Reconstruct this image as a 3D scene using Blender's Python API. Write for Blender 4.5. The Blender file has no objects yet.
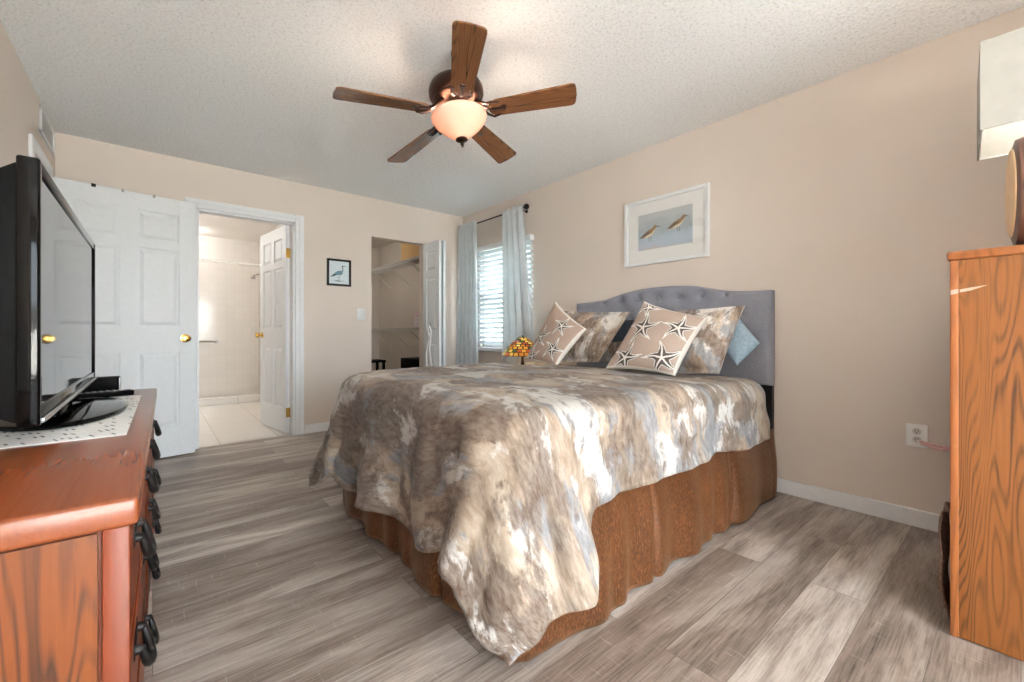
import bpy, bmesh, math, random
from mathutils import Vector, Matrix, noise as mnoise
random.seed(7)
C = bpy.context.scene.collection
SC = bpy.context.scene
PI = math.pi
# ------------------------------------------------------------------ camera, world, lights, exposure
W, D, L, F, H = 2.974, 4.502, -0.542, -0.42, 2.44     # right wall x, back wall y, left wall x, front wall y, ceiling z
YAW = math.radians(40.036); FPX = 427.68; CAMZ = 0.981; HZ = 333.41
cam_d = bpy.data.cameras.new('camera'); cam = bpy.data.objects.new('camera', cam_d); C.objects.link(cam)
cam.location = (0, 0, CAMZ); cam.rotation_euler = (PI/2, 0, -YAW)
cam_d.sensor_width = 36; cam_d.lens = FPX/1024*36; cam_d.shift_y = -(341-HZ)/1024; cam_d.clip_start = 0.02
SC.camera = cam
wd = bpy.data.worlds.new('sky'); SC.world = wd; wd.use_nodes = True
nt = wd.node_tree; nt.nodes.clear()
wo = nt.nodes.new('ShaderNodeOutputWorld'); bg = nt.nodes.new('ShaderNodeBackground'); nt.links.new(bg.outputs[0], wo.inputs[0])
tc = nt.nodes.new('ShaderNodeTexCoord'); sx = nt.nodes.new('ShaderNodeSeparateXYZ'); rp = nt.nodes.new('ShaderNodeValToRGB')
nt.links.new(tc.outputs['Generated'], sx.inputs[0]); nt.links.new(sx.outputs[2], rp.inputs[0]); nt.links.new(rp.outputs[0], bg.inputs[0])
rp.color_ramp.elements[0].position = 0.0; rp.color_ramp.elements[0].color = (0.42, 0.42, 0.40, 1)
rp.color_ramp.elements[1].position = 0.03; rp.color_ramp.elements[1].color = (0.83, 0.925, 1.0, 1)
SKY = 15.0
bg.inputs[1].default_value = SKY
SC.view_settings.view_transform = 'Standard'; SC.view_settings.look = 'None'
SC.view_settings.exposure = 0.88; SC.view_settings.gamma = 1.0; SC.view_settings.use_curve_mapping = False
SC.cycles.max_bounces = 10; SC.cycles.diffuse_bounces = 6; SC.cycles.transparent_max_bounces = 16
SC.cycles.sample_clamp_indirect = 8.0
SC.cycles.use_denoising = True

def portal(name, loc, rot, sxx, syy):
    l = bpy.data.lights.new(name, 'AREA'); l.shape = 'RECTANGLE'; l.size = sxx; l.size_y = syy
    l.cycles.is_portal = True
    o = bpy.data.objects.new(name, l); C.objects.link(o); o.location = loc; o.rotation_euler = rot; return o
FB = -2.3; SDX0, SDX1, SDZ = -0.40, 1.60, 2.10                     # sliding glass door in the front wall
WY0, WY1, WZ0, WZ1 = 3.24, 4.12, 0.82, 1.95             # window in the right wall
portal('sky_portal', ((SDX0+SDX1)/2, FB-0.13, SDZ/2), (PI/2, 0, 0), SDX1-SDX0, SDZ)
portal('sky_portal', (W+0.12, (WY0+WY1)/2, (WZ0+WZ1)/2), (0, PI/2, 0), WZ1-WZ0, WY1-WY0)
sun_d = bpy.data.lights.new('sun', 'SUN'); sun_d.energy = 330; sun_d.color = (0.97, 0.98, 1.0); sun_d.angle = 0.01
sun = bpy.data.objects.new('sun', sun_d); C.objects.link(sun); sun.rotation_euler = Vector((0.75, -0.22, -0.95)).to_track_quat('-Z', 'Y').to_euler()   # lights the patio, never the room directly
def lamp(name, loc, power, color, size):
    l = bpy.data.lights.new(name, 'POINT'); l.energy = power; l.color = color; l.shadow_soft_size = size
    o = bpy.data.objects.new(name, l); C.objects.link(o); o.location = loc; return o

# ------------------------------------------------------------------ helpers
def lin(r, g, b):
    f = lambda c: (c/255/12.92) if c/255 <= 0.04045 else ((c/255+0.055)/1.055)**2.4
    return (f(r), f(g), f(b), 1)
class NT:
    def __init__(s, name):
        s.m = bpy.data.materials.new(name); s.m.use_nodes = True; s.t = s.m.node_tree; s.t.nodes.clear()
        s.out = s.n('ShaderNodeOutputMaterial'); s.b = s.n('ShaderNodeBsdfPrincipled'); s.l(s.b.outputs[0], s.out.inputs[0])
    def n(s, ty, **kw):
        x = s.t.nodes.new(ty)
        for k, v in kw.items(): setattr(x, k, v)
        return x
    def l(s, a, b): s.t.links.new(a, b)
    def coord(s, kind='Object', scale=(1,1,1), rot=(0,0,0), loc=(0,0,0)):
        tcn = s.n('ShaderNodeTexCoord'); mp = s.n('ShaderNodeMapping')
        mp.inputs['Scale'].default_value = scale; mp.inputs['Rotation'].default_value = rot; mp.inputs['Location'].default_value = loc
        s.l(tcn.outputs[kind], mp.inputs[0]); return mp.outputs[0]
    def pos(s, scale=(1,1,1), rot=(0,0,0)):
        g = s.n('ShaderNodeNewGeometry'); mp = s.n('ShaderNodeMapping')
        mp.inputs['Scale'].default_value = scale; mp.inputs['Rotation'].default_value = rot
        s.l(g.outputs['Position'], mp.inputs[0]); return mp.outputs[0]
    def noise(s, vec, scale, detail=4, rough=0.5, dist=0.0):
        x = s.n('ShaderNodeTexNoise'); s.l(vec, x.inputs['Vector'])
        x.inputs['Scale'].default_value = scale; x.inputs['Detail'].default_value = detail
        x.inputs['Roughness'].default_value = rough; x.inputs['Distortion'].default_value = dist
        return x.outputs['Fac']
    def ramp(s, fac, stops, interp='LINEAR'):
        r = s.n('ShaderNodeValToRGB'); r.color_ramp.interpolation = interp; e = r.color_ramp.elements
        while len(e) > 1: e.remove(e[-1])
        e[0].position, e[0].color = stops[0][0], stops[0][1]
        for p_, c_ in stops[1:]:
            q = e.new(p_); q.color = c_
        s.l(fac, r.inputs[0]); return r.outputs[0]
    def mix(s, fac, a, b, mode='MIX'):
        x = s.n('ShaderNodeMix', data_type='RGBA', blend_type=mode)
        for i, v in ((0, fac), (6, a), (7, b)):
            if hasattr(v, 'links'): s.l(v, x.inputs[i])
            elif i == 0: x.inputs[0].default_value = v
            else: x.inputs[i].default_value = v
        return x.outputs[2]
    def bump(s, hgt, strength=0.3, dist=0.01):
        x = s.n('ShaderNodeBump'); x.inputs['Strength'].default_value = strength; x.inputs['Distance'].default_value = dist
        s.l(hgt, x.inputs['Height']); s.l(x.outputs[0], s.b.inputs['Normal'])
    def set(s, color=None, rough=0.5, metal=0.0, spec=None):
        if color is not None:
            if hasattr(color, 'links'): s.l(color, s.b.inputs['Base Color'])
            else: s.b.inputs['Base Color'].default_value = color
        s.b.inputs['Roughness'].default_value = rough; s.b.inputs['Metallic'].default_value = metal
        if spec is not None: s.b.inputs['Specular IOR Level'].default_value = spec
        return s
def g(v): return (v, v, v, 1)

def plain(name, col, rough=0.5, metal=0.0, spec=None, var=0.06, scale=30):
    s = NT(name); f = s.noise(s.coord(), scale, 3)
    a = tuple(c*(1-var) for c in col[:3])+(1,); b = tuple(min(1, c*(1+var)) for c in col[:3])+(1,)
    s.set(s.ramp(f, [(0.3, a), (0.7, b)]), rough, metal, spec); return s.m

def mat_wall(name, col):
    s = NT(name); v = s.pos(); f = s.noise(v, 1.3, 2)
    a = tuple(c*0.97 for c in col[:3])+(1,); b = tuple(c*1.03 for c in col[:3])+(1,)
    s.set(s.ramp(f, [(0.3, a), (0.7, b)]), 0.75, 0, 0.25)
    s.bump(s.noise(s.pos(), 60, 3), 0.12, 0.004); return s.m
def mat_ceiling():
    s = NT('popcorn_ceiling'); v = s.pos(); n1 = s.noise(v, 75, 3, 0.6); n2 = s.noise(v, 38, 2, 0.5)
    s.set(s.ramp(n1, [(0.28, lin(222, 225, 226)), (0.5, lin(248, 250, 251))]), 0.95, 0, 0.1)
    a = s.n('ShaderNodeMath', operation='ADD'); s.l(n1, a.inputs[0]); s.l(n2, a.inputs[1])
    s.bump(a.outputs[0], 0.45, 0.010); return s.m
def mat_floor():
    s = NT('vinyl_plank_floor')
    v = s.pos()
    br = s.n('ShaderNodeTexBrick'); s.l(v, br.inputs['Vector'])
    br.offset = 0.37; br.inputs['Scale'].default_value = 1; br.inputs['Brick Width'].default_value = 1.22; br.inputs['Row Height'].default_value = 0.178
    br.inputs['Mortar Size'].default_value = 0.0012; br.inputs['Mortar Smooth'].default_value = 0.3; br.inputs['Bias'].default_value = 0.0
    br.inputs['Color1'].default_value = g(0); br.inputs['Color2'].default_value = g(1); br.inputs['Mortar'].default_value = g(0.5)
    # a random shift per plank keeps the grain from running on
    vm = s.n('ShaderNodeVectorMath', operation='MULTIPLY_ADD'); s.l(br.outputs['Color'], vm.inputs[0]); vm.inputs[1].default_value = (13, 7, 5); s.l(v, vm.inputs[2])
    def mp(sc):
        m = s.n('ShaderNodeMapping'); m.inputs['Scale'].default_value = sc; s.l(vm.outputs[0], m.inputs[0]); return m.outputs[0]
    big = s.noise(mp((1.0, 5.5, 1)), 1.6, 5, 0.62, 0.5)
    fine = s.noise(mp((3, 75, 1)), 2.2, 5, 0.65, 0.3)
    cross = s.noise(mp((60, 5, 1)), 2.0, 3, 0.6)
    c1 = s.ramp(big, [(0.32, lin(88, 77, 69)), (0.45, lin(134, 122, 113)), (0.56, lin(174, 165, 158)), (0.68, lin(200, 197, 194))])
    c2 = s.ramp(fine, [(0.36, lin(84, 74, 66)), (0.52, lin(170, 162, 155)), (0.7, lin(196, 190, 185))])
    c = s.mix(0.36, c1, c2)
    tone = s.ramp(br.outputs['Color'], [(0, lin(176, 165, 157)), (1, lin(255, 255, 255))])
    c = s.mix(0.75, c, tone, 'MULTIPLY')
    c = s.mix(s.ramp(cross, [(0.62, g(0)), (0.75, g(0.35))]), c, lin(186, 180, 174))
    c = s.mix(s.ramp(br.outputs['Fac'], [(0, g(0)), (1, g(0.75))]), c, lin(70, 62, 57))
    c = s.mix(1.0, c, (1.28, 1.25, 1.22, 1), 'MULTIPLY')
    s.set(c, 0.42, 0, 0.45)
    s.l(s.ramp(fine, [(0.3, g(0.36)), (0.7, g(0.52))]), s.b.inputs['Roughness'])
    ad = s.n('ShaderNodeMath', operation='SUBTRACT'); s.l(fine, ad.inputs[0]); s.l(br.outputs['Fac'], ad.inputs[1])
    s.bump(ad.outputs[0], 0.12, 0.004); return s.m
def mat_oak(name, base, dark, light, grain='z', scale=1.0, rough=0.35, spec=0.5, contrast=1.0, ring=1.0):
    s = NT(name)
    sc = {'z': (1, 1, 0.085), 'x': (0.085, 1, 1), 'y': (1, 0.085, 1)}[grain]
    v = s.coord('Object', tuple(k*scale for k in sc))
    n0 = s.noise(v, 2.4, 2, 0.35, 0.1)
    sep = s.n('ShaderNodeSeparateXYZ'); s.l(s.coord('Object'), sep.inputs[0])
    lat = s.n('ShaderNodeMath', operation='ADD')
    if grain == 'z': s.l(sep.outputs[0], lat.inputs[0]); s.l(sep.outputs[1], lat.inputs[1])
    else: s.l(sep.outputs[1 if grain == 'x' else 0], lat.inputs[0]); lat.inputs[1].default_value = 0.0
    l2 = s.n('ShaderNodeMath', operation='MULTIPLY'); s.l(lat.outputs[0], l2.inputs[0]); l2.inputs[1].default_value = 17.0*scale
    wv = s.n('ShaderNodeMath', operation='MULTIPLY_ADD'); s.l(n0, wv.inputs[0]); wv.inputs[1].default_value = 34.0; s.l(l2.outputs[0], wv.inputs[2])
    jit = s.noise(s.coord('Object', {'z': (60, 60, 5), 'x': (5, 60, 60), 'y': (60, 5, 60)}[grain]), 1.0, 3, 0.6)
    w2_ = s.n('ShaderNodeMath', operation='MULTIPLY_ADD'); s.l(jit, w2_.inputs[0]); w2_.inputs[1].default_value = 0.16; s.l(wv.outputs[0], w2_.inputs[2])
    fr = s.n('ShaderNodeMath', operation='FRACT'); s.l(w2_.outputs[0], fr.inputs[0])
    rings = s.ramp(fr.outputs[0], [(0.0, g(1-ring)), (0.14, g(1-ring*0.75)), (0.30, g(1)), (0.72, g(1)), (0.90, g(1-ring*0.6)), (1.0, g(1-ring))])
    sf = {'z': (90, 90, 3), 'x': (3, 90, 90), 'y': (90, 3, 90)}[grain]
    fine = s.noise(s.coord('Object', sf), 1.6, 4, 0.6)
    fade = s.ramp(s.noise(s.coord('Object', sc), 9.0*scale/2, 2, 0.5), [(0.36, g(0.0)), (0.62, g(0.65))])
    c = s.mix(rings, s.mix(fade, dark, base), base)
    c = s.mix(s.ramp(fine, [(0.45, g(0.0)), (0.70, g(0.40*contrast))]), c, light)
    c = s.mix(s.ramp(fine, [(0.30, g(0.40*contrast)), (0.40, g(0))]), c, dark)
    s.set(c, rough, 0, spec); s.bump(fine, 0.05, 0.001); return s.m
def mat_attr(name, rough=0.85, spec=0.2, bump=0.15, bscale=220, emit=0.0, sheen=0.0):
    s = NT(name); a = s.n('ShaderNodeAttribute', attribute_name='Col')
    f = s.noise(s.coord(), 90, 3)
    c = s.mix(0.35, a.outputs['Color'], s.mix(1.0, a.outputs['Color'], s.ramp(f, [(0.3, g(0.72)), (0.7, g(1.0))]), 'MULTIPLY'))
    s.set(c, rough, 0, spec); s.bump(s.noise(s.coord(), bscale, 2), bump, 0.002)
    if emit: s.l(a.outputs['Color'], s.b.inputs['Emission Color']); s.b.inputs['Emission Strength'].default_value = emit
    return s.m
def mat_fabric(name, c1, c2, scale=260, rough=0.9, bump=0.25, spec=0.15):
    s = NT(name); v = s.coord(); f = s.noise(v, scale, 2, 0.6); f2 = s.noise(v, 9, 3)
    c = s.ramp(f, [(0.32, c1), (0.68, c2)]); c = s.mix(0.25, c, s.ramp(f2, [(0.3, c1), (0.7, c2)]))
    s.set(c, rough, 0, spec); s.bump(f, bump, 0.003); return s.m
def mat_comforter(name='brushstroke_comforter', mode='UV', gain=1.0):
    s = NT(name)
    v = s.coord(mode); 
    def m(sc, loc=(0, 0, 0)):
        q = s.n('ShaderNodeMapping'); q.inputs['Scale'].default_value = sc; q.inputs['Location'].default_value = loc; s.l(v, q.inputs[0]); return q.outputs[0]
    a = s.noise(m((3.6, 2.0, 1)), 1.0, 9, 0.62, 0.15)
    b = s.noise(m((4.6, 1.9, 1), (3.1, 8.2, 0)), 1.15, 9, 0.64, 0.2)
    d = s.noise(m((5.0, 2.4, 1), (9.4, 1.7, 0)), 1.05, 9, 0.66, 0.2)
    e = s.noise(m((26, 9, 1), (1.4, 2.7, 0)), 2.0, 4, 0.7, 0.4)
    c = s.ramp(a, [(0.36, lin(74, 57, 44)), (0.45, lin(108, 88, 70)), (0.52, lin(142, 122, 103)), (0.60, lin(164, 149, 131))])
    # colour shifts browner towards the foot end of the cloth
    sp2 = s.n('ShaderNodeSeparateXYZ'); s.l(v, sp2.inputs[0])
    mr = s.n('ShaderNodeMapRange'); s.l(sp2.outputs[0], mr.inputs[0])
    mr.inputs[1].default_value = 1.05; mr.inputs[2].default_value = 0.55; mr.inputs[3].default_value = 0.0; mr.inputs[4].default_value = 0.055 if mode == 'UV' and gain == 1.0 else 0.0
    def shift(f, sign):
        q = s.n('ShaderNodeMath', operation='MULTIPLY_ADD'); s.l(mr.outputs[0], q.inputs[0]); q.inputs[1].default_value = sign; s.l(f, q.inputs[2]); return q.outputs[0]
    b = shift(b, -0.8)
    c = s.mix(s.ramp(b, [(0.50, g(0)), (0.545, g(0.9))]), c, lin(106, 110, 118))
    c = s.mix(s.ramp(d, [(0.535, g(0)), (0.575, g(0.95))]), c, lin(184, 181, 177))
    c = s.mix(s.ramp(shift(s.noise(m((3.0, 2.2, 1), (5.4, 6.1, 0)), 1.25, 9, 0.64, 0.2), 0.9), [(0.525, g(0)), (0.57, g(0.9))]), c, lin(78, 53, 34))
    c = s.mix(0.22, c, s.ramp(e, [(0.35, lin(98, 90, 82)), (0.65, lin(208, 203, 194))]))
    if gain != 1.0: c = s.mix(1.0, c, (gain, gain, gain, 1), 'MULTIPLY')
    s.set(c, 0.62, 0, 0.3)
    s.b.inputs['Sheen Weight'].default_value = 0.05
    s.bump(e, 0.1, 0.004); return s.m
def mat_velvet():
    s = NT('bronze_crushed_velvet'); v = s.coord('Object', (1, 1, 0.3)); f = s.noise(v, 210, 5, 0.7, 0.3); f2 = s.noise(s.coord(), 7, 3)
    c = s.ramp(f, [(0.34, lin(46, 24, 11)), (0.5, lin(92, 54, 27)), (0.68, lin(160, 110, 68))])
    c = s.mix(0.3, c, s.ramp(f2, [(0.3, lin(58, 31, 15)), (0.7, lin(108, 63, 33))]))
    s.set(c, 0.36, 0.25, 0.5); s.b.inputs['Sheen Weight'].default_value = 0.15; s.b.inputs['Sheen Tint'].default_value = lin(230, 180, 130)
    s.bump(f, 0.3, 0.003); return s.m
def mat_glass(name, tint=(1, 1, 1, 1), refl=0.08):
    s = NT(name); t = s.n('ShaderNodeBsdfTransparent'); t.inputs[0].default_value = tint
    gl = s.n('ShaderNodeBsdfGlossy'); gl.inputs['Roughness'].default_value = 0.02
    mx = s.n('ShaderNodeMixShader'); mx.inputs[0].default_value = refl
    s.l(t.outputs[0], mx.inputs[1]); s.l(gl.outputs[0], mx.inputs[2]); s.l(mx.outputs[0], s.out.inputs[0]); return s.m
def mat_translucent(name, col, trans=0.4, rough=0.8, emit=None, estr=0.0, bscale=0):
    s = NT(name); f = s.noise(s.coord(), 14, 4, 0.6)
    a = tuple(c*0.9 for c in col[:3])+(1,)
    cr = s.ramp(f, [(0.3, a), (0.7, col)])
    s.set(cr, rough, 0, 0.3); t = s.n('ShaderNodeBsdfTranslucent'); s.l(cr, t.inputs[0])
    mx = s.n('ShaderNodeMixShader'); mx.inputs[0].default_value = trans
    s.l(s.b.outputs[0], mx.inputs[1]); s.l(t.outputs[0], mx.inputs[2]); s.l(mx.outputs[0], s.out.inputs[0])
    if emit: s.b.inputs['Emission Color'].default_value = emit; s.b.inputs['Emission Strength'].default_value = estr
    return s.m
def mat_tile(name, w, h, c1, grout, rough=0.2, plane='xz', off=0.0):
    s = NT(name)
    v = s.pos(rot={'xz': (PI/2, 0, 0), 'yz': (PI/2, 0, PI/2), 'xy': (0, 0, 0)}[plane])
    br = s.n('ShaderNodeTexBrick'); s.l(v, br.inputs['Vector']); br.offset = off
    br.inputs['Scale'].default_value = 1; br.inputs['Brick Width'].default_value = w; br.inputs['Row Height'].default_value = h; br.inputs['Mortar Size'].default_value = 0.003
    br.inputs['Color1'].default_value = c1; br.inputs['Color2'].default_value = tuple(c*0.96 for c in c1[:3])+(1,); br.inputs['Mortar'].default_value = grout
    s.set(br.outputs['Color'], rough, 0, 0.5); return s.m

M = {}
M['wall'] = mat_wall('beige_wall_paint', lin(222, 211, 201))
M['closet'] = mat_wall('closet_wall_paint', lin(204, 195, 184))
M['bath'] = mat_wall('bathroom_wall_paint', lin(236, 230, 224))
M['ceil'] = mat_ceiling()
M['floor'] = mat_floor()
M['trim'] = plain('white_trim_paint', lin(232, 234, 236), 0.38, 0, 0.5, 0.02)
M['door'] = plain('white_door_paint', lin(226, 230, 232), 0.42, 0, 0.45, 0.02)
M['bathfloor'] = mat_tile('white_floor_tile', 0.46, 0.46, lin(236, 232, 226), lin(190, 184, 176), 0.15, 'xy')
M['bathtile'] = mat_tile('cream_wall_tile', 0.108, 0.108, lin(236, 232, 226), lin(228, 223, 216), 0.12, 'xz')
M['bathtile2'] = mat_tile('cream_side_wall_tile', 0.108, 0.108, lin(236, 232, 226), lin(228, 223, 216), 0.12, 'yz')
M['brass'] = plain('polished_brass', lin(214, 176, 96), 0.2, 1.0)
M['steel'] = plain('brushed_steel', lin(172, 168, 162), 0.3, 1.0)
M['black'] = plain('black_iron', lin(26, 24, 24), 0.45, 0.4)
M['blackplastic'] = plain('gloss_black_plastic', lin(7, 6, 6), 0.07, 0, 0.12)
M['mattblack'] = plain('matt_black_plastic', lin(6, 6, 6), 0.6, 0, 0.05)
M['screen'] = plain('glossy_dark_screen', lin(40, 41, 43), 0.04, 0, 0.5, 0.0); [n_ for n_ in M['screen'].node_tree.nodes if n_.type == 'BSDF_PRINCIPLED'][0].inputs['IOR'].default_value = 2.6
M['silver'] = plain('silver_plastic_trim', lin(176, 176, 178), 0.25, 0.7)
M['bronze'] = plain('oil_rubbed_bronze', lin(58, 40, 34), 0.32, 0.75)
M['glass'] = mat_glass('window_glass')
M['oak'] = mat_oak('orange_oak_panel', lin(102, 50, 9), lin(40, 15, 2), lin(118, 62, 14), 'z', 4.4, 0.42, 0.35)
M['oakside'] = mat_oak('golden_oak_panel', lin(122, 73, 31), lin(60, 31, 10), lin(138, 87, 42), 'z', 3.6, 0.34, 0.5)
M['oaktop'] = mat_oak('reddish_oak_top', lin(116, 60, 33), lin(70, 32, 15), lin(134, 76, 46), 'y', 1.6, 0.24, 0.45, 0.7, 0.0)
M['oakred'] = mat_oak('reddish_oak_frame', lin(104, 42, 13), lin(66, 25, 7), lin(118, 54, 21), 'z', 2.2, 0.42, 0.35, 0.7, 0.45)
M['oakedge'] = mat_oak('golden_oak_frame', lin(148, 88, 46), lin(104, 58, 26), lin(164, 104, 60), 'z', 2.0, 0.34, 0.5, 0.6)
M['blade'] = mat_oak('walnut_fan_blade', lin(112, 74, 46), lin(48, 28, 17), lin(140, 98, 64), 'x', 3.4, 0.2, 0.5)
M['linen'] = mat_fabric('grey_blue_linen', lin(128, 130, 141), lin(166, 168, 178), 300)
M['curtain'] = mat_translucent('pale_grey_curtain', lin(236, 240, 242), 0.42, 0.85)
M['blind'] = mat_translucent('white_blind_slat', lin(232, 238, 242), 0.14, 0.5)
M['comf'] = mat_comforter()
M['velvet'] = mat_velvet()
M['white_fabric'] = mat_fabric('white_cotton', lin(226, 226, 226), lin(244, 244, 244), 200, 0.9, 0.1)
M['blue_fabric'] = mat_fabric('light_blue_cotton', lin(146, 170, 188), lin(176, 198, 212), 60, 0.9, 0.1)
M['navy_fabric'] = mat_fabric('charcoal_blue_cotton', lin(52, 60, 72), lin(84, 92, 104), 90, 0.9, 0.1)
M['pattern_fabric'] = mat_attr('printed_cotton')
M['plastic'] = plain('white_plastic', lin(238, 238, 236), 0.35, 0, 0.5, 0.01)
M['wire'] = plain('white_wire_coating', lin(214, 212, 208), 0.4, 0, 0.5, 0.02)
M['card'] = plain('brown_cardboard', lin(200, 160, 106), 0.8)
M['paper'] = mat_attr('printed_paper', 0.7, 0.2, 0.02)
M['shade'] = mat_translucent('cream_linen_shade', lin(178, 176, 169), 0.05, 0.9)
M['shadein'] = mat_translucent('white_shade_lining', lin(244, 244, 244), 0.35, 0.9)
M['tan'] = plain('tan_inlay', lin(240, 206, 164), 0.5, 0, 0.4, 0.05)
M['brownwood'] = plain('dark_brown_wood', lin(92, 62, 50), 0.35, 0, 0.5, 0.12)
M['browncloth'] = mat_fabric('dark_brown_cloth', lin(92, 68, 58), lin(142, 116, 102), 120)
M['cordpink'] = plain('pink_white_cord', lin(238, 196, 194), 0.5, 0, 0.4, 0.15, 60)
M['bowl'] = mat_translucent('amber_alabaster_glass', lin(238, 206, 188), 0.06, 0.25, lin(255, 206, 176), 0.02)
_b = M['bowl'].node_tree; _o = [n_ for n_ in _b.nodes if n_.type == 'OUTPUT_MATERIAL'][0]; _src = _o.inputs[0].links[0].from_socket
_t = _b.nodes.new('ShaderNodeBsdfTransparent'); _t.inputs[0].default_value = lin(255, 214, 176); _m = _b.nodes.new('ShaderNodeMixShader'); _m.inputs[0].default_value = 0.05
_b.links.new(_src, _m.inputs[1]); _b.links.new(_t.outputs[0], _m.inputs[2]); _b.links.new(_m.outputs[0], _o.inputs[0])
M['bulb'] = mat_translucent('lit_bulb', (1, 1, 1, 1), 0.0, 0.4, lin(255, 226, 190), 5.0)
M['tiffany'] = mat_attr('stained_glass', 0.2, 0.5, 0.05, 60, 0.15)

class MB:
    """collects shapes (world coordinates) and links them as one mesh object"""
    def __init__(s): s.bm = bmesh.new()
    def box(s, lo, hi, bev=0.0, seg=2, mtx=None):
        t = bmesh.new(); bmesh.ops.create_cube(t, size=1)
        for v in t.verts: v.co = Vector([(lo[i]+hi[i])/2+v.co[i]*(hi[i]-lo[i]) for i in range(3)])
        if bev: bmesh.ops.bevel(t, geom=t.edges[:], offset=bev, segments=seg, affect='EDGES', profile=0.5)
        s.add(t, mtx); return s
    def add(s, t, mtx=None):
        if mtx is not None: bmesh.ops.transform(t, matrix=mtx, verts=t.verts)
        me = bpy.data.meshes.new('tmp'); t.to_mesh(me); t.free(); s.bm.from_mesh(me); bpy.data.meshes.remove(me)
    def lathe(s, prof, c=(0, 0, 0), seg=32, mtx=None, axis='z', sy=1.0):
        t = bmesh.new(); rings = []
        for r, z in prof:
            if r < 1e-5: rings.append([t.verts.new((0, 0, z))])
            else: rings.append([t.verts.new((r*math.cos(2*PI*k/seg), sy*r*math.sin(2*PI*k/seg), z)) for k in range(seg)])
        for a, b in zip(rings, rings[1:]):
            for k in range(seg):
                k2 = (k+1) % seg
                if len(a) == 1 and len(b) == 1: continue
                if len(a) == 1: t.faces.new((a[0], b[k], b[k2]))
                elif len(b) == 1: t.faces.new((a[k], b[0], a[k2]))
                else: t.faces.new((a[k], b[k], b[k2], a[k2]))
        bmesh.ops.recalc_face_normals(t, faces=t.faces)
        R = {'z': Matrix(), 'x': Matrix.Rotation(PI/2, 4, 'Y'), 'y': Matrix.Rotation(-PI/2, 4, 'X')}[axis]
        m_ = Matrix.Translation(c) @ R
        s.add(t, (mtx @ m_) if mtx is not None else m_); return s
    def tube(s, pts, r, seg=8, cap=True, mtx=None):
        t = bmesh.new(); P = [Vector(p) for p in pts]; rings = []
        for i, p in enumerate(P):
            d = (P[min(i+1, len(P)-1)]-P[max(i-1, 0)]).normalized()
            u = d.orthogonal().normalized() if i == 0 else (u - d*u.dot(d)).normalized()
            w = d.cross(u); rr = r[i] if isinstance(r, (list, tuple)) else r
            rings.append([t.verts.new(p+rr*(u*math.cos(2*PI*k/seg)+w*math.sin(2*PI*k/seg))) for k in range(seg)])
        for a, b in zip(rings, rings[1:]):
            for k in range(seg): t.faces.new((a[k], a[(k+1) % seg], b[(k+1) % seg], b[k]))
        if cap: t.faces.new(rings[0][::-1]); t.faces.new(rings[-1])
        s.add(t, mtx); return s
    def prism(s, poly, ext, mtx=None, bev=0.0):
        """poly: 3-D points of a planar outline; ext: extrusion vector"""
        t = bmesh.new(); a = [t.verts.new(p) for p in poly]; b = [t.verts.new(Vector(p)+Vector(ext)) for p in poly]
        t.faces.new(a[::-1]); t.faces.new(b); n = len(a)
        for k in range(n): t.faces.new((a[k], a[(k+1) % n], b[(k+1) % n], b[k]))
        bmesh.ops.recalc_face_normals(t, faces=t.faces)
        if bev: bmesh.ops.bevel(t, geom=t.edges[:], offset=bev, segments=2, affect='EDGES', profile=0.5)
        s.add(t, mtx); return s
    def grid(s, nu, nv, fn, wrap=False, uv=None, col=None):
        bm = s.bm; vs = [[bm.verts.new(fn(i/(nu-1) if not wrap else i/nu, j/(nv-1))) for j in range(nv)] for i in range(nu)]
        ul = bm.loops.layers.uv.verify() if uv else None
        cl = bm.loops.layers.float_color.get('Col') or (bm.loops.layers.float_color.new('Col') if col else None)
        for i in range(nu if wrap else nu-1):
            for j in range(nv-1):
                i2 = (i+1) % nu
                f_ = bm.faces.new((vs[i][j], vs[i2][j], vs[i2][j+1], vs[i][j+1]))
                for lp, (a, b) in zip(f_.loops, ((i, j), (i+1, j), (i+1, j+1), (i, j+1))):
                    u_, v_ = a/(nu-1 if not wrap else nu), b/(nv-1)
                    if uv: lp[ul].uv = uv(u_, v_)
                    if col: lp[cl] = col(u_, v_)
        return s
    def build(s, name, mat, parent=None, smooth=None, local=False):
        bm = s.bm
        me = bpy.data.meshes.new(name); o = bpy.data.objects.new(name, me); C.objects.link(o)
        if parent is not None:
            o.parent = parent
            if not local:
                og = ORG[parent.name]
                for v in bm.verts: v.co -= og
            ORG[o.name] = Vector((0, 0, 0)) if local else ORG[parent.name]
            if parent.type == 'MESH' and not local: ORG[o.name] = ORG[parent.name]
        else:
            xs = [v.co for v in bm.verts]
            lo = Vector([min(v[i] for v in xs) for i in range(3)]); hi = Vector([max(v[i] for v in xs) for i in range(3)])
            og = Vector(((lo.x+hi.x)/2, (lo.y+hi.y)/2, lo.z)) if not local else Vector((0, 0, 0))
            for v in bm.verts: v.co -= og
            o.location = og; ORG[o.name] = og
        bm.to_mesh(me); bm.free()
        me.materials.append(mat)
        if smooth is not None:
            for p in me.polygons: p.use_smooth = True
            try: me.set_sharp_from_angle(angle=math.radians(smooth))
            except Exception: pass
        return o
ORG = {}
def empty(name, loc, label, cat, group=None, rot=None):
    o = bpy.data.objects.new(name, None); C.objects.link(o); o.location = loc; o.empty_display_size = 0.1
    if rot: o.rotation_euler = rot
    ORG[o.name] = Vector(loc); o['label'] = label; o['category'] = cat
    if group: o['group'] = group
    return o
def tag(o, label, cat, group=None, kind=None):
    o['label'] = label; o['category'] = cat
    if group: o['group'] = group
    if kind: o['kind'] = kind
    return o
def struct(o, label, cat): return tag(o, label, cat, None, 'structure')
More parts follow.
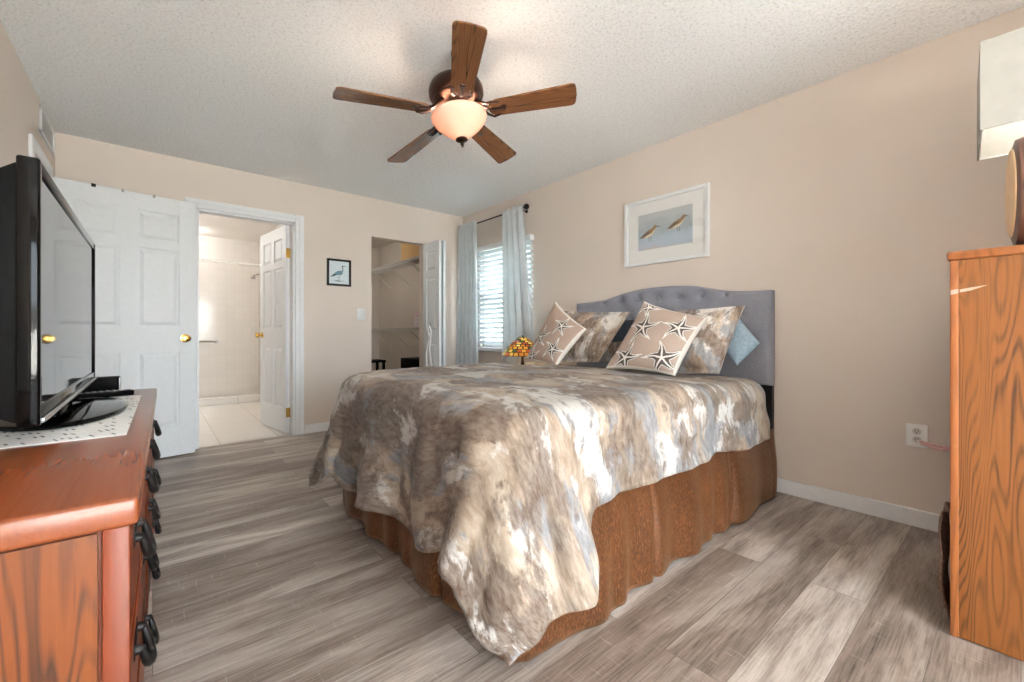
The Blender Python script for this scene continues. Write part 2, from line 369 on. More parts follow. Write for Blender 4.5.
def copy_tree(o, parent=None):
    c = o.copy(); C.objects.link(c); c.parent = parent; ORG[c.name] = ORG.get(o.name, Vector((0, 0, 0)))
    for ch in list(o.children): copy_tree(ch, c)
    return c
def solidify(o, t, off=0.0):
    m = o.modifiers.new('thickness', 'SOLIDIFY'); m.thickness = t; m.offset = off; return o
def ray(px, py):
    t = (px-512)/FPX; s_, c_ = math.sin(YAW), math.cos(YAW)
    return Vector((s_+t*c_, c_-t*s_, (HZ-py)/FPX))
def at_x(px, py, x):                 # the point seen at a pixel, at distance x into the room (used to take sizes off the photograph)
    r = ray(px, py); return Vector((0, 0, CAMZ))+r*(x/r.x)

# ------------------------------------------------------------------ the setting
T = 0.10
def wall_with_holes(name, axis, c0, c1, a0, a1, z0, z1, holes, mat):
    """slab between c0..c1 on the axis, from a0..a1 along the other, with rectangular holes (a, b, zlo, zhi)"""
    m = MB(); cuts = sorted({a0, a1, *[h[0] for h in holes], *[h[1] for h in holes]})
    for u0, u1 in zip(cuts, cuts[1:]):
        zs = [(z0, z1)]
        for h in holes:
            if h[0] <= u0 and u1 <= h[1]:
                n = []
                for lo, hi in zs:
                    if h[2] > lo: n.append((lo, min(hi, h[2])))
                    if h[3] < hi: n.append((max(lo, h[3]), hi))
                zs = n
        for lo, hi in zs:
            if hi-lo < 1e-4: continue
            if axis == 'x': m.box((c0, u0, lo), (c1, u1, hi))
            else: m.box((u0, c0, lo), (u1, c1, hi))
    bmesh.ops.remove_doubles(m.bm, verts=m.bm.verts, dist=1e-5)
    return m.build(name, mat)
struct(MB().box((L-0.1, FB-0.1, -0.1), (W+0.1, D+0.05, 0)).build('floor', M['floor']), 'grey brown wood plank vinyl bedroom floor', 'floor')
struct(MB().box((L-0.1, FB-0.1, H), (W+0.1, D+0.1, H+0.1)).build('ceiling', M['ceil']), 'white popcorn textured bedroom ceiling', 'ceiling')
DX0, DX1, DZ = 0.285, 1.05, 2.045         # bathroom doorway
CX0, CX1, CZ = 1.794, 2.44, 2.04          # closet doorway
HY0, HY1, HZT = 3.70, 4.22, 2.045          # hall doorway in the left wall
struct(wall_with_holes('wall_right', 'x', W, W+T, F-0.1, D, 0, H, [(WY0, WY1, WZ0, WZ1)], M['wall']), 'beige wall behind the bed with the window', 'wall')
struct(wall_with_holes('wall_back', 'y', D, D+T, L-0.1, W+0.1, 0, H, [(DX0, DX1, 0, DZ), (CX0, CX1, 0, CZ)], M['wall']), 'beige far wall with bathroom and closet doorways', 'wall')
struct(wall_with_holes('wall_left', 'x', L-T, L, FB-0.1, D, 0, H, [(HY0, HY1, 0, HZT)], M['wall']), 'beige wall on the left behind the television', 'wall')
struct(wall_with_holes('wall_front', 'y', FB-T, FB, L-0.1, 2.0, 0, H, [(SDX0, SDX1, 0, SDZ)], M['wall']), 'beige wall behind the camera with sliding glass door', 'wall')
struct(MB().box((1.92, FB-T, 0), (W+0.1, F, H)).build('wall_alcove', M['wall']), 'beige wall block behind the tall oak chest', 'wall')
def baseboard(name, lo, hi, label):
    struct(MB().box(lo, hi, 0.004, 2).build(name, M['trim']), label, 'baseboard')
baseboard('baseboard_right', (W-0.014, F, 0.0), (W, D-0.014, 0.088), 'white baseboard along the wall behind the bed')
m = MB()
for a, b in ((L+0.014, 0.20), (1.132, CX0), (CX1+0.06, W-0.014)): m.box((a, D-0.014, 0), (b, D, 0.088), 0.004, 2)
struct(m.build('baseboard_back', M['trim']), 'white baseboard along the far wall', 'baseboard')
baseboard('baseboard_left', (L, FB, 0), (L+0.014, HY0-0.075, 0.088), 'white baseboard along the wall behind the dresser')
def casing_y(m, x0, x1, z1, y, wd=0.078, th=0.018):
    m.box((x0-wd, y-th, 0), (x0, y, z1+wd), 0.005, 2).box((x1, y-th, 0), (x1+wd, y, z1+wd), 0.005, 2).box((x0, y-th, z1), (x1, y, z1+wd), 0.005, 2)
    m.box((x0-wd*0.75, y-th-0.006, 0), (x0-wd*0.45, y-th, z1+wd*0.6), 0.002, 1).box((x1+wd*0.45, y-th-0.006, 0), (x1+wd*0.75, y-th, z1+wd*0.6), 0.002, 1)
    m.box((x0-wd*0.75, y-th-0.006, z1+wd*0.45), (x1+wd*0.75, y-th, z1+wd*0.75), 0.002, 1)
m = MB(); casing_y(m, DX0, DX1, DZ, D)
m.box((DX0-0.002, D, 0), (DX0+0.018, D+T, DZ)).box((DX1-0.018, D, 0), (DX1+0.002, D+T, DZ)).box((DX0, D, DZ-0.018), (DX1, D+T, DZ+0.002))
struct(m.build('trim_1', M['trim']), 'white casing around the bathroom doorway', 'door casing')
m = MB()
m.box((CX0-0.001, D+0.001, 0), (CX0+0.012, D+T, CZ)).box((CX1-0.012, D+0.001, 0), (CX1+0.001, D+T, CZ)).box((CX0, D+0.001, CZ-0.012), (CX1, D+T, CZ+0.001))
struct(m.build('trim_2', M['wall']), 'beige lining of the closet doorway', 'door lining')
m = MB(); th, wd_ = 0.018, 0.075
m.box((L, HY0-wd_, 0), (L+th, HY0, HZT+wd_), 0.005).box((L, HY1, 0), (L+th, HY1+wd_, HZT+wd_), 0.005).box((L, HY0, HZT), (L+th, HY1, HZT+wd_), 0.005)
m.box((L-T, HY0, 0), (L, HY0+0.018, HZT)).box((L-T, HY1-0.018, 0), (L, HY1, HZT)).box((L-T, HY0, HZT-0.018), (L, HY1, HZT))
struct(m.build('trim_3', M['trim']), 'white casing around the hall doorway beside the television', 'door casing')
# hall beyond the left doorway
m = MB(); m.box((L-T-1.3, 2.9, -0.1), (L-T-1.2, 4.8, H)).box((L-T-1.2, 2.9, -0.1), (L-T, 3.0, H)).box((L-T-1.2, 4.7, -0.1), (L-T, 4.8, H)).box((L-T-1.3, 2.9, H), (L-T, 4.8, H+0.1))
struct(m.build('wall_hall', M['wall']), 'beige walls of the hall through the left doorway', 'wall')
struct(MB().box((L-T-1.2, 3.0, -0.1), (L-0.1, 4.7, -0.001)).build('floor_hall', M['floor']), 'plank floor of the hall', 'floor')
# bathroom
BX0, BX1, BY1 = -0.6, 1.30, 7.85
struct(MB().box((BX0-0.1, D+0.05, -0.1), (BX1+0.1, BY1+0.1, 0.0)).build('floor_bathroom', M['bathfloor']), 'white tiled bathroom floor', 'floor')
struct(MB().box((BX0-0.1, D+0.1, H), (BX1+0.1, BY1+0.1, H+0.1)).build('ceiling_bathroom', M['bath']), 'white bathroom ceiling', 'ceiling')
struct(MB().box((BX0, BY1, 0), (BX1, BY1+0.1, H)).build('wall_bathroom_back', M['bathtile']), 'cream tiled rear wall of the shower', 'wall')
struct(MB().box((BX0-0.1, D+0.1, 0), (BX0, BY1+0.1, H)).build('wall_bathroom_left', M['bath']), 'white left wall of the bathroom', 'wall')
struct(MB().box((BX1, D+0.1, 0), (BX1+0.1, BY1+0.1, H)).build('wall_bathroom_right', M['bathtile2']), 'cream tiled right wall of the bathroom', 'wall')
struct(MB().box((BX0, 7.08, 0.0), (BX1, 7.18, 0.10), 0.01).build('trim_4', M['bathfloor']), 'low white tiled shower curb', 'shower curb')
# closet
KX0, KY1 = 1.42, 7.07
struct(MB().box((KX0, D+0.05, -0.1), (W+0.1, KY1+0.1, 0.0)).build('floor_closet', M['floor']), 'plank floor of the walk-in closet', 'floor')
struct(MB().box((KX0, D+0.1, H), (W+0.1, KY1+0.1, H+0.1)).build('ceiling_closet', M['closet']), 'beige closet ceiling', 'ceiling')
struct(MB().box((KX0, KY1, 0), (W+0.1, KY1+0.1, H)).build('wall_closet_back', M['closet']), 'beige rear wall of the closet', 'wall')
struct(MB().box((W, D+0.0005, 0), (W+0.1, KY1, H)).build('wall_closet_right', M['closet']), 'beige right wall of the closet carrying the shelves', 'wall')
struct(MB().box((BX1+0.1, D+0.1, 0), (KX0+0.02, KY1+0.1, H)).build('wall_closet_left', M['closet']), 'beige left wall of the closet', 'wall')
baseboard('baseboard_closet', (W-0.014, D+0.1, 0), (W, KY1, 0.088), 'white baseboard inside the closet')

# windows
m = MB(); fx0, fx1 = W+0.03, W+0.09
m.box((fx0, WY0, WZ0), (fx1, WY0+0.05, WZ1), 0.004).box((fx0, WY1-0.05, WZ0), (fx1, WY1, WZ1), 0.004).box((fx0, WY0, WZ0), (fx1, WY1, WZ0+0.05), 0.004).box((fx0, WY0, WZ1-0.05), (fx1, WY1, WZ1), 0.004)
m.box((fx0, WY0, (WZ0+WZ1)/2-0.02), (fx1, WY1, (WZ0+WZ1)/2+0.02), 0.004)
w1 = struct(m.build('window_1', M['trim']), 'white framed window behind the blind and curtains', 'window')
MB().box((W+0.055, WY0+0.04, WZ0+0.04), (W+0.061, WY1-0.04, WZ1-0.04)).build('window_pane', M['glass'], w1)
MB().box((W-0.05, WY0-0.03, WZ0-0.03), (W+0.03, WY1+0.03, WZ0), 0.006).build('window_sill', M['trim'], w1)
m = MB(); fy0, fy1 = FB-0.09, FB-0.03
m.box((SDX0, fy0, 0), (SDX0+0.06, fy1, SDZ), 0.004).box((SDX1-0.06, fy0, 0), (SDX1, fy1, SDZ), 0.004).box((SDX0, fy0, SDZ-0.06), (SDX1, fy1, SDZ), 0.004).box((SDX0, fy0, 0), (SDX1, fy1, 0.05), 0.004)
m.box(((SDX0+SDX1)/2-0.035, fy0, 0), ((SDX0+SDX1)/2+0.035, fy1, SDZ), 0.004)
w2 = struct(m.build('window_2', M['trim']), 'white framed sliding glass door behind the camera', 'window')
MB().box((SDX0+0.05, FB-0.063, 0.04), (SDX1-0.05, FB-0.057, SDZ-0.05)).build('window_pane', M['glass'], w2)
# patio outside, seen by the light only through the glass
struct(MB().box((-9, -12, -0.16), (11, FB-0.1, -0.06)).build('ground_patio', plain('pale_concrete', lin(190, 186, 178), 0.8)), 'pale concrete patio outside the sliding door', 'patio')
struct(MB().box((W+0.2, 0, -0.16), (12, 12, -0.06)).build('ground_lawn', plain('lawn_green', lin(62, 64, 60), 0.9, 0, 0.2, 0.3, 8)), 'green lawn outside the window', 'lawn')

hd = MB().box((W+1.9, 1.0, -0.06), (W+2.5, 9.0, 3.3), 0.12, 3).build('sky_block', plain('sky_block_green', lin(40, 46, 42), 0.9, 0, 0.2, 0.5, 14)); struct(hd, 'added dark green hedge outside the window', 'sky_block')  # green block added to cut window light and darken the blind's gaps
# ------------------------------------------------------------------ doors
def panel_door(m, w, h, t, cols, rows, stile=0.105, mull=0.10):
    """door slab in local space: x 0..w, y 0..t, z 0..h; both faces carry moulded raised panels"""
    xs = []
    if cols == 1: xs = [(stile, w-stile)]
    else:
        c = (w-2*stile-mull)/2; xs = [(stile, stile+c), (w-stile-c, w-stile)]
    m.box((0, 0, 0), (stile, t, h), 0.002, 1).box((w-stile, 0, 0), (w, t, h), 0.002, 1)
    if cols == 2: m.box((xs[0][1], 0, 0), (xs[1][0], t, h), 0.0)
    zc = [0]+[z for r in rows for z in r]+[h]
    for x0, x1 in xs:
        for k in range(0, len(zc), 2): m.box((x0, 0, zc[k]), (x1, t, zc[k+1]))
        for z0, z1 in rows:
            m.box((x0, 0.013, z0), (x1, t-0.013, z1))
            e = min(0.035, (x1-x0)*0.22)
            for sgn in (0, 1):
                ya, yb = (0.013, 0.003) if sgn == 0 else (t-0.013, t-0.003)
                t_ = bmesh.new()
                o_ = [t_.verts.new(p) for p in ((x0+0.012, ya, z0+0.012), (x1-0.012, ya, z0+0.012), (x1-0.012, ya, z1-0.012), (x0+0.012, ya, z1-0.012))]
                i_ = [t_.verts.new(p) for p in ((x0+e, yb, z0+e), (x1-e, yb, z0+e), (x1-e, yb, z1-e), (x0+e, yb, z1-e))]
                t_.faces.new(i_)
                for k in range(4): t_.faces.new((o_[k], o_[(k+1) % 4], i_[(k+1) % 4], i_[k]))
                bmesh.ops.recalc_face_normals(t_, faces=t_.faces)
                if t_.faces[0].normal.y * (-1 if sgn == 0 else 1) < 0: bmesh.ops.reverse_faces(t_, faces=t_.faces)
                m.add(t_)
    return m
ROWS6 = [(0.235, 0.83), (1.02, 1.62), (1.685, 1.905)]
def knob(parent, x, y, z, sgn, name='door_knob'):
    prof = [(0.0, 0), (0.032, 0), (0.034, 0.006), (0.014, 0.010), (0.011, 0.03), (0.022, 0.036), (0.029, 0.05), (0.026, 0.062), (0.0, 0.068)]
    mt = Matrix.Translation((x, y, z)) @ Matrix.Rotation(PI/2*sgn, 4, 'X')
    MB().lathe(prof, (0, 0, 0), 24, mt).build(name, M['brass'], parent, 40, local=True)
def hinge(parent, x, y, z):
    MB().box((x-0.003, y-0.016, z-0.045), (x+0.003, y+0.016, z+0.045), 0.001, 1).tube([(x, y-0.018, z-0.047), (x, y-0.018, z+0.047)], 0.006).build('hinge', M['brass'], parent, 40, local=True)
# hall door: swung open and lying nearly parallel to the far wall
d1 = panel_door(MB(), 0.81, 2.03, 0.035, 2, ROWS6).build('door_1', M['door'], None, None, True)
a1 = math.atan2(4.335-4.212, 0.263+0.535)
d1.location = (-0.535, 4.212, 0.012); d1.rotation_euler = (0, 0, a1)
struct(d1, 'white six-panel hall door with brass knob standing open on the left', 'door')
knob(d1, 0.745, 0.0, 0.93, 1); knob(d1, 0.745, 0.035, 0.93, -1)
for z in (0.25, 1.0, 1.8): hinge(d1, -0.002, 0.018, z)
# bathroom door, swung into the bathroom
d2 = panel_door(MB(), 0.72, 2.02, 0.035, 2, ROWS6, 0.095, 0.09).build('door_2', M['door'], None, None, True)
d2.location = (1.022, D+0.085, 0.012); d2.rotation_euler = (0, 0, math.atan2(5.21-4.585, 0.938-1.022))
struct(d2, 'white six-panel door standing open into the bathroom', 'door')
knob(d2, 0.655, 0.035, 0.95, -1); knob(d2, 0.655, 0.0, 0.95, 1)
for z in (0.2, 1.75): hinge(d2, -0.002, 0.0175, z)
# closet bifold, folded open and standing out into the room
d3 = bpy.data.objects.new('door_3', None); C.objects.link(d3); ORG['door_3'] = Vector((0, 0, 0))
struct(d3, 'white folding closet door folded open beside the curtain', 'door')
RB = [(0.20, 0.86), (1.0, 1.60), (1.68, 1.90)]
def leaf(loc, rz):
    o = panel_door(MB(), 0.345, 2.0, 0.030, 1, RB, 0.07).build('door_leaf', M['door'], d3, None, True); o.location = loc; o.rotation_euler = (0, 0, rz); return o
leaf((2.448, 4.128, 0.015), PI/2+math.radians(1.5)); leaf((2.472, 4.125, 0.015), PI/2-math.radians(3.0)).location.x += 0.03
# small hooks over the top of the hall door
mt1 = Matrix.Translation(d1.location) @ Matrix.Rotation(a1, 4, 'Z')
def over_hook(x, mat, label, wd=0.022, grp=None):
    m = MB().box((x-wd/2, -0.004, 2.031), (x+wd/2, 0.039, 2.035), 0, 1, mt1).box((x-wd/2, -0.004, 2.012), (x+wd/2, -0.0005, 2.034), 0, 1, mt1).box((x-wd/2, 0.0355, 2.0), (x+wd/2, 0.039, 2.034), 0, 1, mt1)
    tag(m.build('over_door_hook', mat), label, 'hook', grp)
over_hook(0.215, M['black'], 'black hook clipped over the top edge of the white hall door', 0.024)
over_hook(0.37, M['steel'], 'small grey clip on the hall door top edge nearest the black hook', 0.014, 'grey clips on the hall door')
over_hook(0.55, M['steel'], 'small grey clip on the hall door top edge nearest the bathroom doorway', 0.014, 'grey clips on the hall door')

# ------------------------------------------------------------------ bed
top_pts = [(0.985, 1.248), (1.094, 1.250), (1.191, 1.257), (1.26, 1.266), (1.334, 1.281), (1.40, 1.298), (1.459, 1.311), (1.55, 1.323), (1.65, 1.329), (1.717, 1.330), (1.80, 1.330), (1.907, 1.324), (2.0, 1.312), (2.096, 1.296), (2.18, 1.277), (2.277, 1.260), (2.38, 1.251), (2.525, 1.247), (2.56, 1.246)]
def hb_top(y):
    for (a, za), (b, zb) in zip(top_pts, top_pts[1:]):
        if y <= b: return za+(zb-za)*(y-a)/(b-a)
    return top_pts[-1][1]
bed = empty('bed', (1.85, 1.74, 0), 'queen bed with tufted grey headboard against the beige wall', 'bed')
buttons = [(2.25-0.167*k, 1.243) for k in range(7)]+[(2.167-0.167*k, 1.09) for k in range(7)]+[(2.25-0.167*k, 0.94) for k in range(7)]
HBX = 2.885
def hb_front(u, v):
    y = 0.985+u*(2.555-0.985); zt = hb_top(y); z = 0.66+v*(zt-0.66)
    e = min(y-0.985, 2.555-y, zt-z, z-0.66); rnd = 0.022
    x = HBX + (rnd-math.sqrt(max(0, rnd**2-max(0, rnd-e)**2)) if e < rnd else 0)
    for by, bz in buttons:
        d2_ = (y-by)**2+(z-bz)**2
        if d2_ < 0.02: x += 0.022*math.exp(-d2_/0.0009)+0.012*math.exp(-d2_/0.004)
    return (x, y, z)
m = MB(); m.grid(130, 70, hb_front)
bot = [v for v in m.bm.verts]
NU, NV = 130, 70
idx = [i*NV for i in range(NU)]+[(NU-1)*NV+j for j in range(1, NV)]+[i*NV+NV-1 for i in range(NU-2, -1, -1)]+[j for j in range(NV-2, 0, -1)]
m.bm.verts.ensure_lookup_table()
ring = [m.bm.verts[i] for i in idx]; back = [m.bm.verts.new((W-0.012, v.co.y, v.co.z)) for v in ring]
for k in range(len(ring)):
    k2 = (k+1) % len(ring); m.bm.faces.new((ring[k], back[k], back[k2], ring[k2]))
m.bm.faces.new(back)
bmesh.ops.recalc_face_normals(m.bm, faces=m.bm.faces)
hb = m.build('headboard', M['linen'], bed, 50); hb['label'] = 'grey tufted linen headboard with a curved top'
for by, bz in buttons:
    MB().lathe([(0, -0.006), (0.008, -0.005), (0.012, 0.0), (0.008, 0.006)], (HBX+0.018, by, bz), 12, None, 'x').build('tuft_button', M['linen'], hb, 60)
for y0, y1 in ((0.985, 1.075), (2.465, 2.555)):
    pst = MB().box((HBX+0.03, y0, 0), (W-0.02, y1, 0.67), 0.004).build('headboard_post', M['black'], bed); pst['label'] = 'black headboard post'
MB().box((0.86, 1.00, 0.17), (2.87, 2.44, 0.40), 0.03, 3).build('box_spring', M['white_fabric'], bed, 50)
for x, y in ((0.95, 1.1), (0.95, 2.34), (2.75, 1.12), (2.75, 2.32)):
    MB().lathe([(0, 0), (0.022, 0), (0.026, 0.18), (0, 0.18)], (x, y, 0), 16).build('leg', M['black'], bed, 40)
tag(MB().box((0.86, 0.99, 0.401), (2.72, 2.45, 0.705), 0.05, 4).build('mattress', M['white_fabric'], None, 50), 'white mattress on the bed under the patterned comforter', 'mattress')
# bed skirt: pleated sheet round foot and both sides
def skirt_path():
    pts = []
    P_ = [(2.88, 0.965), (0.835, 0.955), (0.835, 2.47), (2.88, 2.47)]
    rc = 0.03
    def seg(a, b, n): return [(a[0]+(b[0]-a[0])*k/n, a[1]+(b[1]-a[1])*k/n) for k in range(n)]
    pts += seg(P_[0], P_[1], 260)+seg(P_[1], P_[2], 200)+seg(P_[2], P_[3], 260)+[P_[3]]
    return pts
SP = skirt_path()
def pleat(s_, side):
    # soft gathers with a deep box pleat now and then
    w_ = 0.017*math.sin(s_*15+1.6*math.sin(s_*5))+0.008*math.sin(s_*29+2*math.sin(s_*8))
    for c_ in (PLEATS_S if side == 0 else PLEATS_F):
        d_ = abs(s_-c_)
        if d_ < 0.06: w_ -= 0.022*math.exp(-(d_/0.018)**2)
    return w_
PLEATS_S = [0.62, 1.36]; PLEATS_F = [0.42, 1.13]
def skirt_fn(u, v):
    i = min(len(SP)-1, int(round(u*(len(SP)-1)))); x, y = SP[i]
    if i < 260: nx, ny, s_, side = 0, -1, (2.88-x), 0
    elif i < 460: nx, ny, s_, side = -1, 0, (y-0.955), 1
    else: nx, ny, s_, side = 0, 1, (x-0.835), 0
    z = 0.405-(0.405-0.012)*v
    z += v*0.008*math.sin(s_*6+1)
    k = pleat(s_, side)*(0.15+0.85*v**0.8)+0.028*v+0.012*math.sin(v*PI)
    if i < 260 and x > 2.75: k -= 0.03*v*((x-2.75)/0.13)
    return (x+nx*k, y+ny*k, max(0.008, z))
sk = MB().grid(len(SP), 22, skirt_fn).build('bed_skirt', M['velvet'], None, 60)
solidify(sk, 0.003); tag(sk, 'pleated bronze velvet bed skirt hanging to the floor round the bed', 'bed skirt')

# comforter: laid as a flat cloth over the mattress, falling over three edges
X0, X1, Y0, Y1, ZT = 0.845, 2.54, 0.985, 2.455, 0.745
RR = 0.085
def dropA(q): return 0.545+0.025*math.sin(q*4.0+0.5)+0.03*math.sin(q*9.3+1.0)
def dropB(p):
    t = min(1, max(0, (p-X0)/(X1-X0))); e = max(0, 1-t/0.13); return 0.372-0.025*t+0.175*e*e*(3-2*e)
def dropC(p): return 0.50
N3 = lambda x, y, z=0.0: mnoise.noise(Vector((x, y, z)))
LOBE = 0.15
def comf_fn(u, v):
    # u: 0 head end .. 1 foot edge;  v: 0 right edge .. 1 left edge
    q0 = (Y0-0.5)+v*(Y1-Y0+1.0); A_ = dropA(q0)
    p = X1+(X0-A_-X1)*u
    B_ = dropB(p); Cc = dropC(p)
    lo, hi = Y0-B_, Y1+Cc
    q = lo+v*(hi-lo)
    rc = 0.13 if q < (Y0+Y1)/2 else 0.20
    cx, cy = max(p, X0+rc), min(max(q, Y0+rc), Y1-rc)
    dx, dy = p-cx, q-cy; r0 = math.hypot(dx, dy); r = max(0.0, r0-rc)
    if r > 0.54: r = 0.54+0.26*(1-math.exp(-(r-0.54)/0.26))
    puff = 0.016*N3(p*2.3, q*2.6, 1.3)+0.008*N3(p*6, q*6, 4.0)+0.004*N3(p*14, q*13, 7.0)
    crown = 0.012*math.sin(PI*min(1, max(0, (cy-Y0)/(Y1-Y0))))
    head = max(0.0, min(1.0, (p-1.98)/0.2)); crown *= 1-head; puff *= 1-0.7*head
    if r < 1e-6: return (p, q, ZT+puff+crown-0.028*head)
    nx, ny = dx/r0, dy/r0
    arc = RR*PI/2
    corner = 2*abs(nx*ny)
    if r < arc:
        a_ = r/RR; o, dn = RR*math.sin(a_), RR*(1-math.cos(a_))
    else:
        fl = math.radians(5)+math.radians(17 if dy < 0 else 13)*corner
        o, dn = RR+(r-arc)*math.sin(fl), RR+(r-arc)*math.cos(fl)
    hang = max(0.0, r-arc*0.5)
    th_ = math.atan2(abs(dy), abs(dx)+1e-9)
    if dx == 0 and dy != 0: s_ = p*1.0; fold = 0.055*math.sin(s_*8.5+0.6)+0.035*math.sin(s_*17+2+1.5*math.sin(s_*5))+(LOBE*math.exp(-((p-X0-rc)/0.09)**2) if dy < 0 else 0)
    elif dy == 0 and dx != 0: s_ = q; fold = 0.075*math.sin(s_*7.6+1.4+0.8*math.sin(s_*3))+0.05*math.sin(s_*15+0.4)+0.10*N3(q*4, p*3, 9)+0.8*LOBE*math.exp(-((q-Y0-rc)/0.09)**2)
    else:
        t_ = th_/(PI/2)
        if dy < 0:
            base_f = 0.075*math.sin(Y0*7.6+1.4+0.8*math.sin(Y0*3)); base_s = 0.055*math.sin(X0*8.5+0.6)
            fold = (base_f*(1-t_)+base_s*t_)*0.6+LOBE*(math.cos(t_*2*PI)*0.75+0.25+0.25*math.sin(t_*PI*5))
        else:
            base_f = 0.075*math.sin(Y1*7.6+1.4+0.8*math.sin(Y1*3)); base_s = 0.055*math.sin(X0*8.5+0.6)
            fold = (base_f*(1-t_)+base_s*t_)+0.16*math.sin(t_*PI)*math.cos(t_*PI*3.0)
    if dy < 0: fold *= min(1, max(0.15, (2.6-p)/0.5))
    o += fold*hang*0.9
    o = max(o, 0.012)
    if corner > 0 and dy < 0: dn *= 1-0.06*corner
    crease = 0.020*N3(p*9, q*9, 2.0)*min(1, hang*6)
    z = ZT-0.028*head+crown*(1-min(1, r/arc))+puff*(1-min(1, r/0.3)*0.6)-dn
    o += rc
    return (cx+nx*o+nx*crease, cy+ny*o+ny*crease, max(0.02, z))
def comf_uv(u, v):
    return (X1+(X0-0.55-X1)*u, (Y0-0.45)+v*(Y1-Y0+0.95))
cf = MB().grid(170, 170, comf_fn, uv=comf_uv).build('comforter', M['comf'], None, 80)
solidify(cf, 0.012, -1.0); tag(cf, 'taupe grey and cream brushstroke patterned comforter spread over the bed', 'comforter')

# ------------------------------------------------------------------ pillows
def cushion(name, quad, thick, mat, col=None, n=60, uvs=1.0, concave=0.075, flange=0.0):
    """quad: TL, TR, BR, BL as room points; puffed on both sides"""
    TL, TR, BR, BL = [Vector(p) for p in quad]
    nrm = (TR-TL+BR-BL).cross(TL-BL+TR-BR).normalized()
    W_, H_ = ((TR-TL).length+(BR-BL).length)/2, ((TL-BL).length+(TR-BR).length)/2
    def side(sgn):
        def fn(u, v):
            a, b = 2*u-1, 2*v-1
            # edges draw in between the corners
            a2 = a*(1-concave*(1-b*b)); b2 = b*(1-concave*(1-a*a))
            uu, vv = (a2+1)/2, (b2+1)/2
            p = BL.lerp(BR, uu).lerp(TL.lerp(TR, uu), vv)
            f = 1-flange
            aa, bb = min(1, abs(a)/f), min(1, abs(b)/f)
            h_ = ((1-aa**2.4)*(1-bb**2.4))**0.55
            wob = 1+0.18*N3(a*1.7+TL.x*3, b*1.7+TL.y*5, sgn)
            return p+nrm*(sgn*(thick/2*h_*wob+0.004))
        return fn
    m = MB()
    m.grid(n, n, side(1), uv=lambda u, v: (u*W_*uvs+TL.y, v*H_*uvs+TL.x), col=col)
    k = len(m.bm.faces)
    m.grid(n, n, side(-1), uv=lambda u, v: (u*W_*uvs+TL.y+3, v*H_*uvs+TL.x), col=col)
    m.bm.faces.ensure_lookup_table()
    bmesh.ops.remove_doubles(m.bm, verts=m.bm.verts, dist=0.0)
    bmesh.ops.recalc_face_normals(m.bm, faces=m.bm.faces)
    # close the rim
    be = [e for e in m.bm.edges if e.is_boundary]
    try: bmesh.ops.bridge_loops(m.bm, edges=be)
    except Exception: pass
    return m.build(name, mat, None, 70)
def star_col(stars, ground):
    GR = lin(*ground); DK = lin(92, 84, 80); WH = lin(232, 228, 222)
    def col(u, v):
        if min(u, v, 1-u, 1-v) < 0.022: return lin(222, 216, 206)
        for (cx, cy, R, rot) in stars:
            R *= 1.08
            dx, dy = u-cx, v-cy; r = math.hypot(dx, dy)
            if r > R*1.15: continue
            th_ = math.atan2(dy, dx)-rot
            th_ += 0.10*math.sin(5*r/R)
            k = (th_+PI/5) % (2*PI/5)-PI/5
            a, b = r*math.cos(k), abs(r*math.sin(k))
            w_ = R*0.33*(max(0, 1-a/R))**0.85*(0.62+0.38*math.exp(-a/R*3)) if a < R else -1
            if b < 0.013*(1-0.5*r/R) and a < R*0.80: return WH
            if a < R and b < w_:
                return DK if b < w_-0.011 else WH
            if b < (w_ if w_ > 0 else 0)+0.006 and a < R*1.02: return lin(150, 134, 122)
        return GR
    return col
stars_a = [(0.30, 0.60, 0.27, 1.75), (0.80, 0.70, 0.25, 1.65), (0.26, 0.13, 0.25, 1.4), (0.80, 0.19, 0.28, 1.95), (0.17, 0.93, 0.20, 1.3), (0.55, 0.40, 0.0001, 0)]
stars_b = [(0.28, 0.42, 0.24, 1.9), (0.62, 0.78, 0.24, 1.7), (0.76, 0.30, 0.26, 1.45), (0.26, 0.06, 0.22, 1.8)]
def quad(px, xs): return [at_x(p[0], p[1], x) for p, x in zip(px, xs)]
tag(cushion('throw_pillow', quad([(644.5, 301.5), (708, 318), (675, 376), (606, 368.5)], (2.50, 2.52, 2.30, 2.31)), 0.15, M['pattern_fabric'], star_col(stars_a, (182, 162, 148)), 150),
    'taupe starfish throw pillow standing nearer the headboard centre, with five starfish', 'throw pillow', 'starfish throw pillows')
tag(cushion('throw_pillow', quad([(556, 301.5), (586.5, 329), (556, 366.5), (524.5, 362)], (2.50, 2.45, 2.28, 2.33)), 0.13, M['pattern_fabric'], star_col(stars_b, (176, 154, 140)), 150),
    'taupe starfish throw pillow standing on one corner beside the stained glass lamp', 'throw pillow', 'starfish throw pillows')
M['sham'] = mat_comforter('brushstroke_sham', 'UV', 1.7)
tag(cushion('pillow_sham', quad([(648, 312), (745, 305.5), (719, 374), (662, 374)], (2.70, 2.66, 2.50, 2.56)), 0.17, M['sham'], None, 50, 1.0, 0.03, 0.13),
    'brushstroke patterned pillow sham standing behind the right starfish pillow', 'pillow', 'brushstroke pillow shams')
tag(cushion('pillow_sham', quad([(563, 311), (631, 312), (599, 362), (556, 364)], (2.68, 2.66, 2.50, 2.56)), 0.15, M['sham'], None, 50, 1.0, 0.03, 0.13),
    'brushstroke patterned pillow sham leaning behind the left starfish pillow', 'pillow', 'brushstroke pillow shams')
tag(cushion('pillow', quad([(735, 313), (760, 343), (737, 365), (706, 334)], (2.82, 2.74, 2.66, 2.78)), 0.12, M['blue_fabric'], None, 40, 1.0, 0.03),
    'light blue pillow peeking out behind the sham at the right of the bed', 'pillow')
